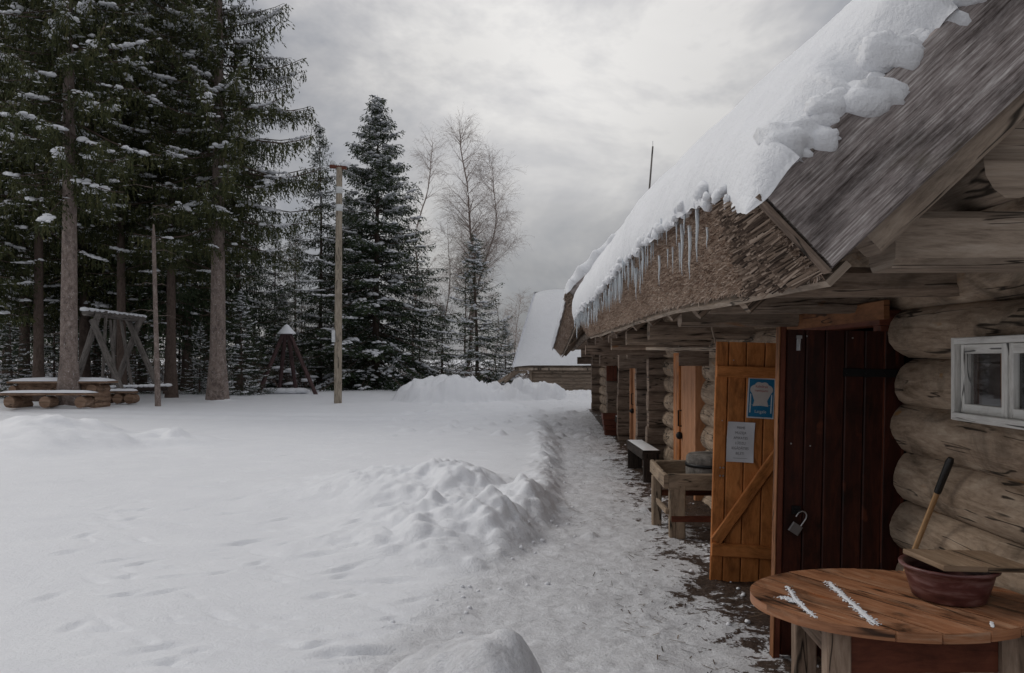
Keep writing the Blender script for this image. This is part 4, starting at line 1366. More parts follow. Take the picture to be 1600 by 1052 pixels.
# ------------------------------------------------------------ quern stand
qs = empty('wooden_stand', (1.28, 7.1, 0), 'rough wooden trough stand on posts left of the orange door', 'stand')
def ql(mb, a, b, w, th, **k): mb.plank(a, b, w, th, **k)
for (x, y, w) in ((.06, 0, .145), (-.03, .60, .09), (.60, 0, .12), (.60, .60, .10)):
    mb = MB(); mb.plank((x, y, -.02), (x, y, .50), w, .09, up=(0, 1, 0), ch=.01, seg=4, jit=.02); mb.build('leg', M['stand'], qs)
mb = MB(); mb.plank((-.02, -.02, .535), (.74, -.02, .535), .05, .15, ch=.01, seg=6, jit=.02); mb.build('side_board', M['stand'], qs)
mb = MB(); mb.plank((-.045, -.04, .54), (-.045, .78, .57), .045, .13, ch=.01, seg=6, jit=.02); mb.build('side_board', M['stand'], qs)
mb = MB(); mb.plank((-.02, .70, .565), (.74, .70, .565), .05, .15, ch=.01, seg=6, jit=.02); mb.build('side_board', M['stand'], qs)
mb = MB(); mb.plank((-.02, .34, .50), (.74, .34, .50), .66, .03); mb.build('tray', M['stand'], qs)
for (z, y) in ((.20, -.035), (.33, .60)):
    mb = MB(); mb.plank((0, y, z), (.66, y, z), .03, .055); mb.build('stretcher', M['red_mid'], qs)
mb = MB(); mb.plank((-.03, 0, .26), (-.03, .62, .26), .03, .05); mb.build('stretcher', M['stand'], qs)
ms = empty('millstone', (1.735, 7.40, .516), 'grey round millstone with a dark band sitting on the wooden stand', 'millstone')
mb = MB()
mb.lathe([(0, 0), (.235, 0), (.25, .015), (.252, .10), (.246, .125)], (0, 0, 0), 36); mb.lathe([(.246, .155), (.25, .165), (.245, .215), (.225, .238), (.06, .246), (.05, .22), (0, .22)], (0, 0, 0), 36)
mb.build('stone', M['stone'], ms, True)
mb = MB(); mb.lathe([(.244, .124), (.256, .126), (.256, .154), (.244, .156)], (0, 0, 0), 36); mb.build('iron_band', M['black_iron'], ms, True)

# dark bench with snowy seat
def dark_bench(loc, rotz, L, label):
    o = empty('bench', loc, label, 'bench', 'dark benches along the log houses', rot=(0, 0, rotz))
    mb = MB(); mb.plank((0, 0, .42), (0, L, .42), .24, .045, ch=.006); mb.build('seat', M['dark_wood'], o)
    mb = MB(); mb.plank((-.105, .02, .36), (-.105, L - .02, .36), .03, .08, ch=.004); mb.build('apron', M['dark_wood'], o)
    for y in (.03, L - .03):
        mb = MB(); mb.plank((0, y, -.03), (0, y, .40), .21, .05, up=(0, 1, 0), ch=.006); mb.build('leg', M['dark_wood'], o)
    mb = MB(); n = 24; V = []; k = 6
    for i in range(n + 1):
        for j in range(k + 1):
            y = .01 + (L - .02) * i / n; x = -.108 + .216 * j / k
            e = min(1, 5 * i / n, 5 * (n - i) / n, 2.5 * j / k, 2.5 * (k - j) / k)
            V.append((x, y, .444 + .016 * math.sqrt(max(e, 0)) * (.6 + .6 * float(fbm([x * 20], [y * 14], 2)[0]))))
    mb.add(V, [(0, 0)] * len(V), quads=[(i * (k + 1) + j, i * (k + 1) + j + 1, (i + 1) * (k + 1) + j + 1, (i + 1) * (k + 1) + j) for i in range(n) for j in range(k)])
    mb.build('snow_patch', M['snow'], o, True)
    return o


dark_bench((1.60, 10.25, 0), R(2), 1.35, 'dark bench with a dusting of snow standing by the trodden path')
dark_bench((1.90, 16.0, 0), R(0), 1.1, 'farther dark bench behind the wooden tub at the house corner')
tubo = empty('wooden_tub', (1.72, 16.6, 0), 'small reddish square wooden planter tub at the corner of the second log house', 'tub')
for i in range(4):
    a = i * math.pi / 2
    mb = MB(); c, s = math.cos(a), math.sin(a)
    for zz in (.06, .18, .30, .42):
        rr = .12 + zz * .14
        mb.plank((c * rr - s * rr, s * rr + c * rr, zz), (c * rr + s * rr, s * rr - c * rr, zz), .025, .115, ch=.004)
    mb.build('side_panel', M['red_mid'], tubo)

# ground litter near the wall
def litter():
    rs = np.random.RandomState(8); n = 5200
    y = 3.2 + 15 * rs.rand(n) ** 1.6
    base = np.where(rs.rand(n) < .75, 2.0 - np.abs(rs.normal(0, .38, n)), rs.uniform(.3, 2.0, n))
    clump = fbm(base * 2.2, y * 1.4, 3)
    keep = clump > (.50 - .20 * sst(1.1, 2.0, base)); base, y = base[keep], y[keep]; n = len(y)
    z = ground_h(base, y) + .006
    a = rs.uniform(0, 6.28, n); L = rs.uniform(.008, .05, n); L[rs.rand(n) < .02] *= 2.6; w = rs.uniform(.0012, .0035, n)
    d = np.stack([np.cos(a), np.sin(a), rs.normal(.06, .12, n)], -1); sd = np.stack([-np.sin(a), np.cos(a), 0 * a], -1)
    p = np.stack([base, y, z], -1)
    V = np.stack([p - d * L[:, None] - sd * w[:, None], p - d * L[:, None] + sd * w[:, None], p + d * L[:, None] + sd * w[:, None], p + d * L[:, None] - sd * w[:, None]], 1)
    V[..., 2] = np.maximum(V[..., 2], z[:, None] - .002)
    mb = MB(); mb.add(V, np.repeat(np.stack([rs.rand(n), rs.rand(n)], -1)[:, None], 4, 1), quads=np.arange(4 * n).reshape(-1, 4))
    tag(mb.build('ground_litter', M['litter']), 'brown straw and bark litter scattered on the path along the wall', 'litter', kind='stuff')


litter()

# crumbs of snow lying on the path edge
def crumbs():
    rs = np.random.RandomState(4); r2 = random.Random(4); mb = MB()
    for i in range(150):
        y = 4.5 + 13 * rs.rand() ** 1.5
        if rs.rand() < .5: x = float(path_edge(np.array([y]))[0]) + rs.normal(.05, .15)
        else: x = rs.uniform(1.15, 1.95)
        s = rs.uniform(.006, .024)
        mb.blob((x, y, gz(x, y) + s * .2), (s, s * rs.uniform(.7, 1.2), s * .7), 6, 4, .35, r2)
    tag(mb.build('snow_crumbs', M['snow'], smooth=True), 'loose crumbs of snow along the path and wall', 'snow', kind='stuff')


crumbs()

# mast behind the roofs
ma = empty('mast', P(1014, 300, 17) * 1, 'thin dark mast rising above the snowy roof of the second house', 'mast')
ma.location.z = 0
top = P(1020, 229, 17); bot = P(1012, 330, 17)
mb = MB(); mb.tube([Vector((0, 0, 3.0)), bot - ma.location, top - ma.location], .022, 8, scales=[1.2, 1, .8]); mb.build('pole', M['swing'], ma, True)
mb = MB(); mb.tube([top - ma.location, top - ma.location + Vector((.0, 0, .12))], .005, 6); mb.build('tip', M['steel'], ma, True)

# ------------------------------------------------------------ far barn
fb = empty('log_barn', (.0, 34, 0), 'low log barn with a steep snowy roof beyond the snow piles', 'barn', rot=(0, 0, R(-14)))
fb.location = (-.40, 34.0, -.15)
mb = MB(); r2 = random.Random(2)
for c in range(8):
    z = .08 + c * .165
    log(mb, (.45, .0, z), (9, 0, z), .095, k=8, seg=8, wob=.006, rng=r2)
    log(mb, (.45, .0, z), (.45, 7, z), .095, k=8, seg=6, wob=.006, rng=r2)
mb.build('log_wall', M['barn'], fb, True)
mb = MB(); mb.plank((.5, .02, .62), (9, .02, .62), .05, 1.2); mb.build('wall_caulking', M['dark_wood'], fb)
mb = MB()  # roof: eave at z 1.42, ridge at y 3.4
def rp(x0, x1, y0_, y1_, z0, z1, t):
    mb.add([(x0, y0_, z0), (x1, y0_, z0), (x1, y1_, z1), (x0, y1_, z1), (x0, y0_, z0 + t), (x1, y0_, z0 + t), (x1, y1_, z1 + t), (x0, y1_, z1 + t)],
           [(0, 0), (9, 0), (9, 4), (0, 4)] * 2, quads=[(0, 3, 2, 1), (4, 5, 6, 7), (0, 1, 5, 4), (1, 2, 6, 5), (2, 3, 7, 6), (3, 0, 4, 7)])
rp(-.25, 9.6, -.45, 3.4, 1.30, 4.75, .10); rp(-.25, 9.6, 7.2, 3.4, 1.30, 4.75, .10)
ro = mb.build('roof', M['beam_pale'], fb)
mb = MB(); V = []; nx, ny = 60, 30
for i in range(nx + 1):
    for j in range(ny + 1):
        x = -.30 + 9.9 * i / nx; t = j / ny
        y = -.50 + 3.9 * t; z = 1.28 + 3.5 * t + .12
        e = min(1, 12 * i / nx) ** .5 * min(1, 6 * t + .25) ** .5
        st = .012 * math.sin(t * 90)
        V.append((x, y - .10 * e, z + .20 * e + st + .03 * float(fbm([x * .9], [t * 4], 2)[0])))
mb.add(V, [(v[0], v[1]) for v in V], quads=[(i * (ny + 1) + j, (i + 1) * (ny + 1) + j, (i + 1) * (ny + 1) + j + 1, i * (ny + 1) + j + 1) for i in range(nx) for j in range(ny)])
# edge skirt and the far slope
V = [(-.30, -.5, 1.38), (-.30, 3.4, 4.9), (-.30, 3.4, 5.05), (-.30, -.58, 1.5), (9.6, 3.4, 5.08), (9.6, 7.3, 1.5), (-.3, 7.3, 1.5)]
mb.add(V, [(0, 0)] * 7, quads=[(0, 1, 2, 3), (2, 4, 5, 6)])
mb.build('snow_cover', M['roof_snow'], fb, True)
# porch corner with open gable at the left
mb = MB(); mb.plank((-.25, -.25, 1.25), (-.95, -.6, .75), .10, .12); mb.plank((-.25, .5, 1.25), (-.95, .5, .75), .1, .12); mb.plank((.3, -.3, 1.22), (-.3, -.3, 1.22), .1, .12); mb.build('porch_frame', M['barn'], fb); mb = MB()
mb.plank((.42, -.1, 0), (.42, -.1, 1.3), .12, .12, up=(0, 1, 0)); mb.build('porch_post', M['barn'], fb)

# ------------------------------------------------------------ utility pole
pp = P(528, 628, 26.3); z0 = gz(pp.x, pp.y)
up_ = empty('utility_pole', (pp.x, pp.y, z0), 'tall pale wooden utility pole in front of the spruces', 'pole')
H = 9.0 - z0
hp = P(531, 262, 26.3).z - z0
mb = MB(); mb.tube([(0, 0, -.1), (.01, 0, hp * .3), (.03, 0, hp * .7), (.05, 0, hp)], .135, 14, scales=[1, .96, .85, .76]); mb.build('post', M['pole'], up_, True)
mb = MB(); mb.plank((-.28, 0, hp + .04), (.30, 0, hp - .02), .10, .11); mb.build('crossarm', M['red_mid'], up_)
for x in (-.2, .22):
    mb = MB(); mb.blob((x, 0, hp + .16), (.07, .07, .10), 8, 5, .02); mb.build('insulator', M['insulator'], up_, True)
mb = MB(); mb.plank((-.12, -.11, 1.95 + z0), (-.12, -.11, 2.35 + z0), .12, .08, up=(0, 1, 0)); mb.build('meter_box', M['insulator'], up_)
mb = MB()
for z in (hp - .9, hp - 1.5): mb.lathe([(.112, 0), (.125, .01), (.125, .22), (.112, .23)], (.04, 0, z), 14)
mb.build('metal_band', M['insulator'], up_, True)
mb = MB(); mb.blob((.25, 0, hp + .12), (.2, .12, .08), 10, 5, .3); mb.build('snow_cap', M['tree_snow'], up_, True)

# ------------------------------------------------------------ swing frame, tepee, picnic set
def pole_between(name, a, b, r, mat, root, k=8, snow=None):
    mb = MB(); mb.tube([Vector(a) - root.location, (Vector(a) + Vector(b)) / 2 - root.location, Vector(b) - root.location], r, k, jit=.03)
    return mb.build(name, M[mat], root, True)


D = 27.0
c_ = P(190, 612, D)
sw = empty('log_swing', (c_.x, c_.y, gz(c_.x, c_.y)), 'big log swing with crossed grey legs under the left spruces', 'swing')
bpy.context.view_layer.update()
for (a, b) in (((205, 505, D - 1.1), (122, 592, D - .9)), ((143, 500, D - 1.1), (196, 612, D - 1.0)), ((221, 495, D + 1.3), (172, 604, D + 1.2)), ((199, 500, D + .9), (250, 610, D + .6))):
    pass
for (a, b) in (((154, 490, D - 1), (122, 588, D - .6)), ((144, 500, D - 1.1), (193, 618, D - 1.3)), ((220, 497, D + 1), (182, 600, D + 1.2)), ((200, 500, D + 1), (250, 612, D + .6))):
    pole_between('leg', P(*a), P(*b), .105, 'swing', sw)
pole_between('top_beam', P(132, 488, D - 1.3), P(224, 499, D + 1.3), .12, 'swing', sw)
for (a, b) in (((166, 486, D - .5), (160, 598, D - .5)), ((172, 500, D - .4), (181, 606, D - .4)), ((180, 500, D + .4), (176, 604, D + .3)), ((189, 500, D + .5), (207, 610, D + .2))):
    pole_between('swing_bar', P(*a), P(*b), .055, 'swing', sw)
pole_between('seat', P(168, 609, D - .6), P(262, 606, D - .2), .10, 'dark_wood', sw)
mb = MB()
for t in np.linspace(0, 1, 13):
    p = P(132, 488, D - 1.3).lerp(P(222, 499, D + 1.3), t) - sw.location; mb.blob((p.x, p.y, p.z + .10), (.17, .14, .07), 8, 4, .3)
mb.build('snow_cap', M['tree_snow'], sw, True); mb = MB()
for t in np.linspace(0, 1, 12):
    p = P(168, 609, D - .6).lerp(P(262, 606, D - .2), t) - sw.location; mb.blob((p.x, p.y, p.z + .09), (.16, .14, .06), 8, 4, .3)
mb.build('snow_cap', M['tree_snow'], sw, True)

D = 33.0
c_ = P(447, 612, D)
te = empty('pole_pyramid', (c_.x, c_.y, gz(c_.x, c_.y)), 'dark pyramid frame of slanting poles with a white snow cap', 'play frame')
for (a, b) in (((443, 520, D), (403, 614, D - .6)), ((446, 520, D), (436, 610, D + .8)), ((450, 520, D), (463, 608, D + 1.0)), ((452, 520, D), (494, 612, D - .3))):
    mb = MB(); a = P(*a) - te.location; b = P(*b) - te.location; b.z = -.05
    mb.tube([a, (a + b) / 2, b], .09, 8, jit=.03); mb.build('pole', M['tepee'], te, True)
a = P(448, 522, D) - te.location
mb = MB(); mb.lathe([(0, .42), (.08, .38), (.38, .04), (.40, 0), (.0, .0)], a, 14); mb.build('snow_cap', M['tree_snow'], te, True)
mb = MB()
for (px, py) in ((425, 609), (440, 610), (455, 608), (468, 608)):
    p = P(px, py, D) - te.location; mb.blob((p.x, p.y, .12), (.42, .25, .13), 10, 5, .2)
mb.build('snowy_seat', M['tree_snow'], te, True)

D = 24.0
c_ = P(97, 630, D); zz = gz(c_.x, c_.y)
pt = empty('picnic_table', (c_.x, c_.y, zz), 'heavy log picnic table with snow on its top under the left spruces', 'picnic table')
def lp(px, py, d): return P(px, py, d) - pt.location
def slab(root, a, b, w, th, name, mat='picnic'):
    mb = MB(); mb.plank(a, b, w, th, ch=.02, seg=6, jit=.02); return mb.build(name, M[mat], root)
def snow_slab(root, a, b, w, th):
    mb = MB(); a = Vector(a); b = Vector(b); n = 26; k = 6; V = []
    s_ = (b - a).cross(Vector((0, 0, 1))).normalized()
    for i in range(n + 1):
        for j in range(k + 1):
            p = a.lerp(b, i / n) + s_ * w * (j / k - .5)
            e = min(1, 8 * i / n + .0, 8 * (n - i) / n, 3 * j / k, 3 * (k - j) / k)
            V.append((p.x, p.y, p.z + th * math.sqrt(max(e, 0)) * (.75 + .5 * float(fbm([i * .3], [j * .4 + a.x], 2)[0]))))
    mb.add(V, [(0, 0)] * len(V), quads=[(i * (k + 1) + j, (i + 1) * (k + 1) + j, (i + 1) * (k + 1) + j + 1, i * (k + 1) + j + 1) for i in range(n) for j in range(k)])
    o = mb.build('snow_patch', M['tree_snow'], root, True); return o
a = lp(24, 597, D); b = lp(174, 597, D)
slab(pt, a, b, .85, .07, 'tabletop'); snow_slab(pt, a + Vector((-.03, 0, .035)), b + Vector((.03, 0, .035)), .86, .10)
mb = MB(); mb.plank(a + Vector((.25, -.2, -.14)), b + Vector((-.25, -.2, -.14)), .08, .2); mb.build('apron', M['picnic'], pt)
for px in (32, 155):
    for zc in np.arange(.10, a.z - .05, .2):
        pass
    mb = MB()
    for zc in np.arange(.05, a.z - .05, .17):
        p = lp(px, 600, D); mb.tube([(p.x, -.42, zc), (p.x, .42, zc)], .115 if px == 32 else .15, 10, jit=.04)
    mb.build('support', M['picnic'], pt, True)
def log_bench(x0, x1, py, d, label):
    c = P((x0 + x1) / 2, py, d); z0_ = gz(c.x, c.y)
    o = empty('log_bench', (c.x, c.y, z0_), label, 'bench', 'log benches round the picnic table')
    a = P(x0, py, d) - o.location; b = P(x1, py, d) - o.location
    mb = MB(); mb.plank(a, b, .34, .07, ch=.02, seg=5, jit=.03); mb.build('seat', M['picnic'], o)
    snow_slab(o, a + Vector((-.02, 0, .045)), b + Vector((.02, 0, .045)), .34, .07)
    for t in (.12, .5, .88):
        p = a.lerp(b, t); mb = MB(); h = max(.12, (p.z - .03) / 2)
        mb.tube([(p.x, -.22, h), (p.x, .22, h)], h * .85, 12, jit=.04); mb.build('support', M['picnic'], o, True)
    return o
log_bench(3, 150, 616, D - 1.0, 'long snowy log bench in front of the picnic table')
log_bench(165, 212, 613, D + 1.5, 'short snowy log bench at the right end of the picnic table')

# ------------------------------------------------------------ trees
def spruce(name, seed, Ht, cb, Rm, rt, needle, bark, droop=.45, whorl=.34, nb=6, dens=1.0, snow=.5, hang=.5, sliver=(.10, .017), tipup=.25, low=.6, snow_r=.10, gap=.0, dust=.035, lr=(.5, 1.18)):
    rs = np.random.RandomState(seed); r2 = random.Random(seed)
    root = empty(name, (0, 0, 0))
    mb = MB(); n = 14
    pts = []; sc = []
    for i in range(n + 1):
        t = i / n
        pts.append((.10 * math.sin(t * 4 + seed) * t * 1.2, .08 * math.cos(t * 3 + seed) * t, -.15 + (Ht + .15) * t))
        flare = 1 + .45 * math.exp(-max(0, t * Ht) / .28)
        sc.append(max(.03, (1 - t) ** .85) * flare)
    mb.tube(pts, rt, 14, scales=sc, caps=False, jit=.03, rng=r2)
    mb.build('trunk', M[bark], root, True)
    limbs = MB(); P0 = []; D0 = []; Ls = []; Ws = []; C0 = []
    snowb = MB()
    z = cb
    def trunk_xy(z):
        t = z / Ht; return np.array([.10 * math.sin(t * 4 + seed) * t * 1.2, .08 * math.cos(t * 3 + seed) * t])
    # dead twigs under the crown
    for _ in range(int(10 * cb / 3)):
        zz = rs.uniform(1.6, cb + .5); a = rs.uniform(0, 6.28); L = rs.uniform(.25, 1.3) * (.4 + .6 * zz / (cb + .5)); xy = trunk_xy(zz)
        e = np.array([xy[0] + math.cos(a) * L, xy[1] + math.sin(a) * L, zz - rs.uniform(-.1, .35) * L])
        mid = np.array([xy[0] + math.cos(a) * L * .5, xy[1] + math.sin(a) * L * .5, zz + .02])
        limbs.tube([(xy[0], xy[1], zz), tuple(mid), tuple(e)], .014, 4, scales=[1, .7, .3], caps=False)
    while z < Ht - .15:
        f = (z - cb) / (Ht - cb)
        env = (1 - f) ** .85 * (low + (1 - low) * min(1, f / .18))
        for b in range(nb):
            if rs.rand() < gap: continue
            az = 2 * math.pi * (b + rs.rand() * .9) / nb + z * 1.7
            L = Rm * env * rs.uniform(*lr) + .10
            zz = z + rs.uniform(-.26, .26)
            dirh = np.array([math.cos(az), math.sin(az)]); side = np.array([-dirh[1], dirh[0]])
            npt = max(4, int(L / .14))
            t = np.linspace(0, 1, npt + 1)
            dr = droop * (1 - .75 * f) * rs.uniform(.45, 1.5)
            zo = L * (-dr * t ** 1.15 + tipup * t ** 3 + .25 * f * t)
            xy = trunk_xy(zz); wig = .05 * L * np.sin(t * 5 + rs.rand() * 6) * t
            B = np.stack([xy[0] + dirh[0] * L * t + side[0] * wig, xy[1] + dirh[1] * L * t + side[1] * wig, zz + zo], -1)
            limbs.tube([tuple(p) for p in B[::max(1, npt // 4)]] + [tuple(B[-1])], .006 + .008 * L, 4, scales=None if False else list(np.linspace(1, .25, len(B[::max(1, npt // 4)]) + 1)), caps=False)
            for i in range(1, npt + 1):
                ti = t[i]
                if ti < .16: continue
                tang = B[i] - B[i - 1]; tang /= np.linalg.norm(tang)
                for sgn in (-1, 1):
                    l = (.24 * min(1, .25 + L / 1.4) + .34 * L * (1 - ti) ** .7 * .5) * rs.uniform(.55, 1.35)
                    l = min(l, .8)
                    dvec = tang * rs.uniform(.35, .75) + np.array([side[0], side[1], 0]) * sgn * rs.uniform(.6, 1.0) + np.array([0, 0, -hang * rs.uniform(.4, 1.3)])
                    dvec /= np.linalg.norm(dvec)
                    m = max(2, int(l / .055 * dens))
                    s = (np.arange(m) + rs.rand(m)) / m
                    pts_ = B[i] + dvec * (l * s)[:, None] + np.array([0, 0, -1.]) * (hang * .35 * l * s ** 2)[:, None]
                    dd = dvec + rs.normal(0, .42, (m, 3)); dd[:, 2] -= hang * .5
                    P0.append(pts_); D0.append(dd); Ls.append(np.full(m, sliver[0]) * rs.uniform(.6, 1.35, m)); Ws.append(np.full(m, sliver[1]) * rs.uniform(.7, 1.3, m))
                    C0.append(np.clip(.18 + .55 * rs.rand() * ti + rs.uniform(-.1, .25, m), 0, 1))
                # hanging curtain twigs
                for _h in range(2 if hang > .6 else 1 if hang > .35 else 0):
                    l = rs.uniform(.15, .75) * hang * 1.15 * (1.1 - .5 * ti)
                    m = max(2, int(l / .05 * dens)); s = (np.arange(m) + rs.rand(m)) / m
                    off = rs.normal(0, .10, 3); off[2] = 0
                    pts_ = B[i] + off + np.array([0, 0, -1.]) * (l * s)[:, None]
                    dd = np.array([0, 0, -1.]) + rs.normal(0, .28, (m, 3))
                    P0.append(pts_); D0.append(dd); Ls.append(np.full(m, sliver[0]) * rs.uniform(.7, 1.5, m)); Ws.append(np.full(m, sliver[1]) * rs.uniform(.7, 1.2, m))
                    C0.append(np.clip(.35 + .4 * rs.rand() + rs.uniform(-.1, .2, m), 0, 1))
            # snow lying on the branch
            ph = rs.rand() * 50; i = 1
            if rs.rand() < snow:
                s0 = rs.uniform(.2, .75); s1 = s0 + rs.uniform(.12, .5)
                for tt in np.arange(s0, min(s1, 1.0), max(.02, .55 * snow_r / L)):
                    q = np.array([np.interp(tt, t, B[:, k]) for k in range(3)])
                    if vn(np.array([tt * L * 3 + ph]), np.array([ph]))[0] < .30: continue
                    sz = snow_r * rs.uniform(.45, 1.15) * (1.15 - .5 * tt)
                    for _s in range(2):
                        ww = rs.normal(0, .05 + .10 * L * (1 - tt)); wd_ = side * ww; s2 = sz * rs.uniform(.5, 1.0)
                        snowb.blob((q[0] + wd_[0], q[1] + wd_[1], q[2] + .02 - hang * .25 * abs(ww)), (s2 * 1.1, s2 * 1.1, s2 * .62), 6, 4, .6, r2, flat=True)
        z += whorl * rs.uniform(.75, 1.25) * (1 - .45 * f)
    limbs.build('limbs', M['bark_dark'], root)
    P0 = np.concatenate(P0); D0 = np.concatenate(D0); Ls = np.concatenate(Ls)[:, None]; Ws = np.concatenate(Ws)[:, None]; C0 = np.concatenate(C0)
    D0 /= np.linalg.norm(D0, axis=1)[:, None]
    sd = np.cross(D0, rs.normal(0, 1, D0.shape)); sd /= np.linalg.norm(sd, axis=1)[:, None] + 1e-9
    V = np.stack([P0, P0 + D0 * Ls * .45 + sd * Ws, P0 + D0 * Ls, P0 + D0 * Ls * .45 - sd * Ws], 1)
    n = len(P0)
    UV = np.repeat(np.stack([C0, C0], -1)[:, None], 4, 1)
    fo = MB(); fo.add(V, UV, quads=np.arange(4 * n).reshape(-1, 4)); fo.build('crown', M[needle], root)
    m_ = rs.rand(n) < dust; nd = int(m_.sum())
    if nd:
        a_ = rs.uniform(0, 6.28, nd); ax = np.stack([np.cos(a_), np.sin(a_), rs.normal(0, .15, nd)], -1); bx = np.stack([-np.sin(a_), np.cos(a_), rs.normal(0, .15, nd)], -1)
        c_ = P0[m_] + np.array([0, 0, .012]); l_ = rs.uniform(.03, .085, nd)[:, None] * snow_r * 9; w_ = l_ * rs.uniform(.3, .7, nd)[:, None]
        V = np.stack([c_ - ax * l_, c_ + bx * w_, c_ + ax * l_, c_ - bx * w_], 1)
        snowb.add(V, np.zeros((nd, 4, 2)), quads=np.arange(4 * nd).reshape(-1, 4))
    if snowb.n: snowb.build('snow_clumps', M['tree_snow'], root, True)
    print(name, seed, 'slivers', n, 'snow', snowb.n)
    return root


G_SP = 'spruce trees along the edge of the field'
def put(tree, px, d, label, rot=0, scale=1.0, first=False, py=None, grp=G_SP, cat='spruce tree'):
    p = P(px, 600, d); z = gz(p.x, p.y)
    if first:
        tree.location = (p.x, p.y, z); tree.rotation_euler = (0, 0, rot); tree.scale = (scale,) * 3 if isinstance(scale, (int, float)) else scale
        o = tree; o['label'] = label
    else:
        o = dup(tree, (p.x, p.y, z), rot, label, scale)
    o['category'] = cat; o['group'] = grp
    if tree in (oldA, oldB) and not first:      # copied forest trunks get darker bark and are slimmer
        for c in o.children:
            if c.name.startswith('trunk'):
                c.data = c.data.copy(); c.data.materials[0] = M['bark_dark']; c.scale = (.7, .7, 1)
    return o


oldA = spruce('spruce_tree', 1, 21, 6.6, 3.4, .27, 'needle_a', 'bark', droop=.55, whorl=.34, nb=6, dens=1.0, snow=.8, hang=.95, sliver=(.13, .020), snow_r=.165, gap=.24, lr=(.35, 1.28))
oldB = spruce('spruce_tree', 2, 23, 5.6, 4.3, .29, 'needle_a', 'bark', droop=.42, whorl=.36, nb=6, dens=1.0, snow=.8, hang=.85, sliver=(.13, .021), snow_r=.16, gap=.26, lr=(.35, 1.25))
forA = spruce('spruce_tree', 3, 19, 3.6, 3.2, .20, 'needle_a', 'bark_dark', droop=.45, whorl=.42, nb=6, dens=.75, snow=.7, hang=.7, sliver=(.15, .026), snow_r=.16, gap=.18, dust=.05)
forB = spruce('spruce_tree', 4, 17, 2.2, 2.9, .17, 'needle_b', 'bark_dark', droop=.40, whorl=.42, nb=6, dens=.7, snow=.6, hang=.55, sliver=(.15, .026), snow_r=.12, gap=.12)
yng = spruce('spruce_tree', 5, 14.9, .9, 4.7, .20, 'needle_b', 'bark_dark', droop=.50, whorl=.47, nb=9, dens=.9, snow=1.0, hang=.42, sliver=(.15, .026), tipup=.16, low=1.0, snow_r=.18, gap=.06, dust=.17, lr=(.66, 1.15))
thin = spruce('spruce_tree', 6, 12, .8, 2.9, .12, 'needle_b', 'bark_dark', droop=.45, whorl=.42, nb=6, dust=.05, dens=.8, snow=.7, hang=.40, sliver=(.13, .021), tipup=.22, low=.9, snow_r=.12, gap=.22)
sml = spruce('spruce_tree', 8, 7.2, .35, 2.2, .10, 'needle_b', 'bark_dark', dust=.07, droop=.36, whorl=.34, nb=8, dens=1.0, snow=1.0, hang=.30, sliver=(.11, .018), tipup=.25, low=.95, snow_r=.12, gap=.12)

put(oldA, 107, 23.6, 'tall old spruce with a bare trunk and drooping crown beside the picnic table', 0.3, 1.0, True)
put(oldB, 340, 27.6, 'tallest old spruce with a thick pale trunk, right of the log swing', 1.9, 1.0, True)
FT = [(-30, 27, forA, 1.05, 'outermost old spruce at the left edge of the picture'), (38, 32, forA, 1.1, 'dark spruce behind the left end of the picnic table'),
      (62, 38, forB, 1.1, 'distant spruce seen left of the picnic table trunk'), (132, 33, forA, 1.15, 'dark spruce just behind the left legs of the log swing'),
      (152, 41, forB, 1.15, 'far spruce seen through the left side of the log swing'), (181, 35, forA, 1.1, 'dark spruce rising through the middle of the log swing'),
      (222, 38, oldB, .95, 'spruce behind the right legs of the log swing'), (264, 33, forB, 1.1, 'spruce between the slender bare trunk and the tallest spruce, left one of two'),
      (292, 35, forA, 1.1, 'spruce between the slender bare trunk and the tallest spruce, right one of two'), (322, 44, forB, 1.1, 'far spruce close behind the tallest trunk'),
      (10, 44, forB, 1.2, 'far spruce low at the left edge behind the picnic bench'), (98, 45, forA, 1.1, 'far spruce hidden behind the picnic table trunk'),
      (205, 48, forB, 1.15, 'farthest spruce behind the log swing'), (372, 37, forB, .95, 'spruce immediately right of the tallest trunk'),
      (-75, 34, forA, 1.0, 'spruce beyond the left edge, branches reaching in'), (60, 27.5, oldA, .97, 'old spruce whose low crown hangs above the picnic table'),
      (190, 29.5, oldA, .98, 'old spruce whose crown spreads above the log swing'), (268, 30, oldB, .92, 'old spruce with crown between the two thickest trunks')]
for i, (px, d, tr, s, lb) in enumerate(FT):
    first = tr in (forA, forB) and not tr.get('label')
    put(tr, px, d, lb, i * 1.37, s, first)
put(yng, 588, 39, 'full snowy spruce with branches to the ground, right of the utility pole', .6, 1.0, True)
put(thin, 500, 41, 'slim spruce just left of the utility pole, snow on its lower branches', .2, (1.05, 1.05, 1.16), True)
put(thin, 430, 45, 'small sparse spruce behind the pole pyramid', 2.2, .78)
put(thin, 462, 52, 'slender distant spruce between pole pyramid and utility pole', 4.1, .9)
put(thin, 398, 40, 'short snowy spruce at the right foot of the tallest spruce', 3.0, .62)
put(yng, 545, 47, 'dark spruce behind the utility pole', 2.4, .78)
put(sml, 745, 36, 'small snowy spruce in front of the birch', 0, 1.0, True)
put(sml, 690, 42, 'low young spruce left of the birch', 2, .62)
put(thin, 655, 45, 'short dark spruce at the right foot of the full snowy spruce', 1, .5)

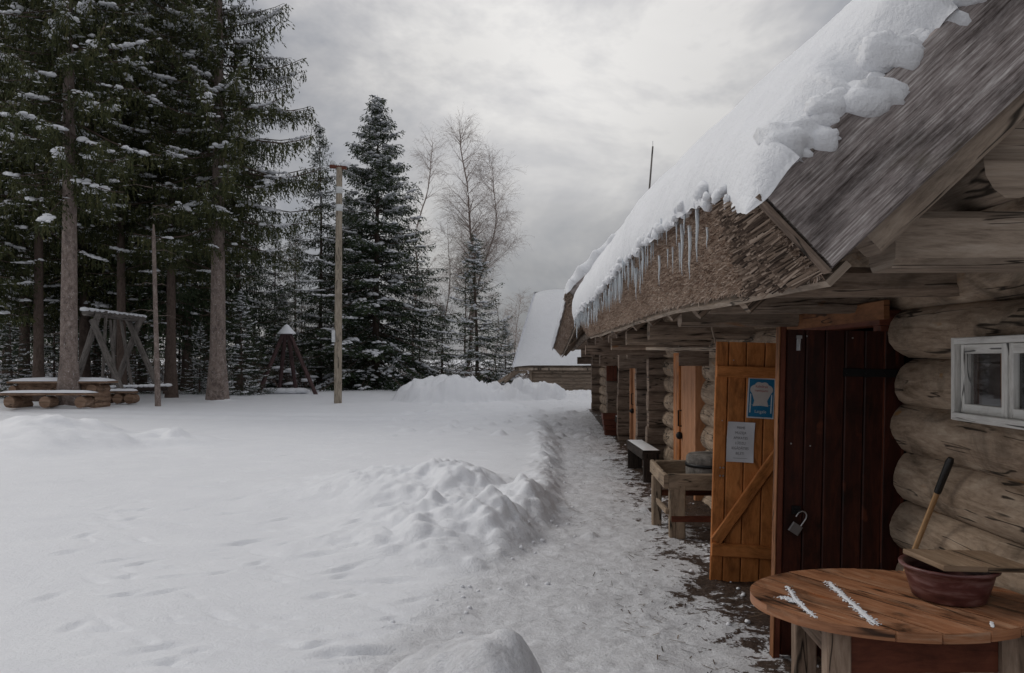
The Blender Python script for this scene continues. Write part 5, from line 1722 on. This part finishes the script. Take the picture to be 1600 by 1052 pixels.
for i, (px, d, sc_, lb) in enumerate([(18, 30, .52, 'snowy young spruce just behind the left end of the picnic bench'), (84, 34, .62, 'snowy young spruce behind the middle of the picnic table'),
        (148, 36, .70, 'snowy young spruce seen between the crossed left legs of the log swing'), (212, 33, .50, 'low snowy spruce behind the right legs of the log swing'),
        (280, 37, .66, 'snowy young spruce between two dark trunks right of the slender bare trunk'), (312, 33, .42, 'smallest snowy spruce close to the left of the tallest trunk'),
        (378, 32, .60, 'snowy young spruce between the tallest trunk and the pole pyramid'), (440, 40, .75, 'snowy young spruce right behind the pole pyramid'),
        (548, 38, .55, 'low snowy spruce at the right foot of the utility pole'), (790, 43, .5, 'low snowy bush-like spruce beside the far barn')]):
    put(sml, px, d, lb, i * 1.9, sc_, grp='young snowy spruces at the wood edge')

# slender bare trunk near the swing
c_ = P(247, 632, 24.5)
sl = empty('slender_trunk', (c_.x, c_.y, gz(c_.x, c_.y)), 'slender pale bare trunk between the swing and the tallest spruce', 'tree')
a = P(240, 372, 24.5) - sl.location
mb = MB(); mb.tube([(0, 0, -.1), (a.x * .5, 0, a.z * .5), (a.x, 0, a.z), (a.x * 1.03, 0, a.z * 1.08)], .085, 10, scales=[1.1, .85, .7, .3], jit=.05); mb.build('trunk', M['bark'], sl, True)
mb = MB()
for i in range(16):
    z = rnd.uniform(2.5, a.z * 1.3); an = rnd.uniform(0, 6.28); L = rnd.uniform(.3, 1.0); x = a.x * z / a.z
    mb.tube([(x, 0, z), (x + math.cos(an) * L * .5, math.sin(an) * L * .5, z + .05), (x + math.cos(an) * L, math.sin(an) * L, z - .1 * L)], .010, 4, scales=[1, .7, .3], caps=False)
mb.build('limbs', M['bark'], sl)


def birch(name, seed, Ht, rt, spread, label, loc, lean=0.0, dens=1.0, tw=.0075, rot=0):
    rs = np.random.RandomState(seed)
    root = empty(name, loc, label, 'birch tree', 'bare birches beyond the field', rot=(0, 0, rot))
    tr = MB(); lm = MB(); tp0 = []; tp1 = []; tw_ = []
    def ribbon(a, b, w): tp0.append(a); tp1.append(b); tw_.append(w)
    def twig(p, d, L, w):
        n = 5; q = p.copy(); d = d.copy()
        for i in range(n):
            d = d + np.array([0, 0, -.16]) + rs.normal(0, .10, 3); d /= np.linalg.norm(d)
            q2 = q + d * L / n; ribbon(q, q2, w * (1 - .12 * i)); 
            if rs.rand() < .8 * dens:
                e = d + rs.normal(0, .55, 3); e /= np.linalg.norm(e); ribbon(q2, q2 + e * L * .28, w * .6)
            q = q2
    def limb(p, d, L, r, lev):
        n = max(4, int(L / .45)); pts = [p]; q = p.copy(); d = d.copy()
        for i in range(n):
            d = d + rs.normal(0, .07, 3) + np.array([0, 0, .05]); d /= np.linalg.norm(d)
            q = q + d * L / n; pts.append(q)
        (tr if lev == 0 else lm).tube([tuple(x) for x in pts], r, 7 if lev == 0 else 4, scales=list(np.linspace(1, .18, n + 1)), caps=False)
        m = int(L * (3.4 if lev else 2.3) * dens)
        for i in range(m):
            t = rs.uniform(.22 if lev == 0 else .12, 1); k = t * n; i0 = min(int(k), n - 1); pt_ = pts[i0] + (pts[i0 + 1] - pts[i0]) * (k - i0)
            a = rs.uniform(0, 6.28); up_k = rs.uniform(.5, 1.2)
            dd = np.array([math.cos(a), math.sin(a), up_k]) if lev == 0 else d * .9 + rs.normal(0, .55, 3)
            dd /= np.linalg.norm(dd)
            if lev < 2 and rs.rand() < (.95 if lev == 0 else .5):
                limb(pt_, dd, (spread * (1.15 - .75 * t) if lev == 0 else L * .45) * rs.uniform(.6, 1.15), r * .32 * (1.1 - .6 * t), lev + 1)
            else: twig(pt_, dd, rs.uniform(.5, 1.2), tw)
        for _ in range(3): twig(pts[-1], d + rs.normal(0, .3, 3), .8, tw)
    limb(np.array([0, 0, -.1]), np.array([lean, 0, 1.0]) / math.sqrt(1 + lean ** 2), Ht, rt, 0)
    if seed % 2:
        limb(np.array([0.05, 0, Ht * .22]), np.array([.19, .1, 1.0]) / 1.03, Ht * .62, rt * .6, 0)
        limb(np.array([-.05, 0, Ht * .10]), np.array([-.12, .1, 1.0]) / 1.02, Ht * .5, rt * .45, 0)
    tr.build('trunk', M['birch'], root, True); lm.build('limbs', M['twig'], root)
    A = np.array(tp0); B = np.array(tp1); w = np.array(tw_)[:, None]; D_ = B - A
    sd = np.cross(D_, rs.normal(0, 1, D_.shape)); sd /= np.linalg.norm(sd, axis=1)[:, None]
    V = np.stack([A - sd * w, A + sd * w, B + sd * w * .8, B - sd * w * .8], 1); n = len(A)
    mb = MB(); mb.add(V, np.zeros((n, 4, 2)), quads=np.arange(4 * n).reshape(-1, 4)); mb.build('crown', M['twig'], root)
    return root


def bat(px, d):
    p = P(px, 600, d); return (p.x, p.y, gz(p.x, p.y))


birch('birch_tree', 1, 14.8, .12, 2.1, 'large bare birch with forked stems, right of the full snowy spruce', bat(728, 42), dens=1.9, tw=.0048)
birch('birch_tree', 4, 16.5, .11, 2.0, 'bare birch half hidden behind the full snowy spruce', bat(645, 50), dens=1.5, tw=.005)
birch('birch_tree', 6, 9.0, .06, 1.6, 'thin bare birch between the snowy spruce and the large birch', bat(692, 44), .03)
birch('birch_tree', 10, 6.0, .05, 1.6, 'bushy bare birch in front of the barn roof edge', bat(800, 56), 0, 1.6)
birch('birch_tree', 12, 5.6, .05, 1.4, 'low bare birch beyond the snow piles, left of the barn', bat(775, 50), 0, 1.6)
birch('birch_tree', 14, 8.5, .05, 1.5, 'thin bare birch low behind the pole pyramid', bat(470, 46), 0, 1.2)
birch('birch_tree', 16, 9.5, .05, 1.5, 'thin bare birch in the gap right of the tallest spruce', bat(412, 47), 0, 1.2)


def thicket():
    rs = np.random.RandomState(12); A = []; B = []; Wd = []; C = []
    sn = MB(); r2 = random.Random(5)
    for _ in range(2600):
        px = rs.uniform(-420, 860); d = rs.uniform(41, 60) if px > 480 else rs.uniform(36, 60)
        p = P(px, 600, d); hgt = rs.uniform(.5, 2.1) * (1.0 if px < 620 else .75); q = np.array([p.x, p.y, .10])
        dr = np.array([rs.normal(0, .35), rs.normal(0, .35), 1.0])
        for i in range(5):
            dr = dr + rs.normal(0, .22, 3); dr /= np.linalg.norm(dr)
            q2 = q + dr * hgt / 5; A.append(q); B.append(q2); Wd.append(.012 * (1 - .12 * i)); q = q2
            for _k in range(2):
                e = dr + rs.normal(0, .7, 3); e /= np.linalg.norm(e); A.append(q2); B.append(q2 + e * .35); Wd.append(.008)
        if rs.rand() < .75:
            s = rs.uniform(.06, .20); sn.blob((q[0], q[1], q[2] * rs.uniform(.3, .9)), (s * 1.6, s * 1.6, s * .6), 6, 4, .5, r2, flat=True)
    A = np.array(A); B = np.array(B); w = np.array(Wd)[:, None]; D_ = B - A
    sd = np.cross(D_, rs.normal(0, 1, D_.shape)); sd /= np.linalg.norm(sd, axis=1)[:, None]
    V = np.stack([A - sd * w, A + sd * w, B + sd * w, B - sd * w], 1); n = len(A)
    root = MB(); root.add(V, np.zeros((n, 4, 2)), quads=np.arange(4 * n).reshape(-1, 4))
    o = root.build('undergrowth', M['scrub']); tag(o, 'bare brown undergrowth between and behind the trees', 'undergrowth', kind='stuff')
    s_ = sn.build('snow_clumps', M['tree_snow'], o, True)
    # far wood that closes the view behind the nearer trees
    A = []; Dd = []; Cc = []
    for _ in range(100):
        px = rs.uniform(-520, 560); d = rs.uniform(60, 85); p = P(px, 600, d); H_ = rs.uniform(4, 8.5) * (1 if px < 380 else .6)
        for k in range(260):
            f = rs.rand() ** .8; r = (1 - f) * rs.uniform(1.2, 1.9) * rs.rand() ** .5; a = rs.uniform(0, 6.28)
            A.append((p.x + r * math.cos(a), p.y + r * math.sin(a), .3 + f * H_ - r * .3)); Dd.append((math.cos(a), math.sin(a), -.3)); Cc.append(rs.rand() * .6)
    A = np.array(A); Dd = np.array(Dd) + rs.normal(0, .3, A.shape); n = len(A)
    Dd /= np.linalg.norm(Dd, axis=1)[:, None]; sd = np.cross(Dd, rs.normal(0, 1, A.shape)); sd /= np.linalg.norm(sd, axis=1)[:, None]
    V = np.stack([A, A + Dd * .25 + sd * .09, A + Dd * .5, A + Dd * .25 - sd * .09], 1)
    mb = MB(); mb.add(V, np.repeat(np.array(Cc)[:, None, None], 4, 1).repeat(2, 2), quads=np.arange(4 * n).reshape(-1, 4))
    tag(mb.build('far_wood', M['needle_b']), 'dark far-off spruce wood closing the view behind the trees', 'wood', kind='stuff')


thicket()
SC.render.resolution_x = 1024; SC.render.resolution_y = 673
SC.cycles.max_bounces = 8
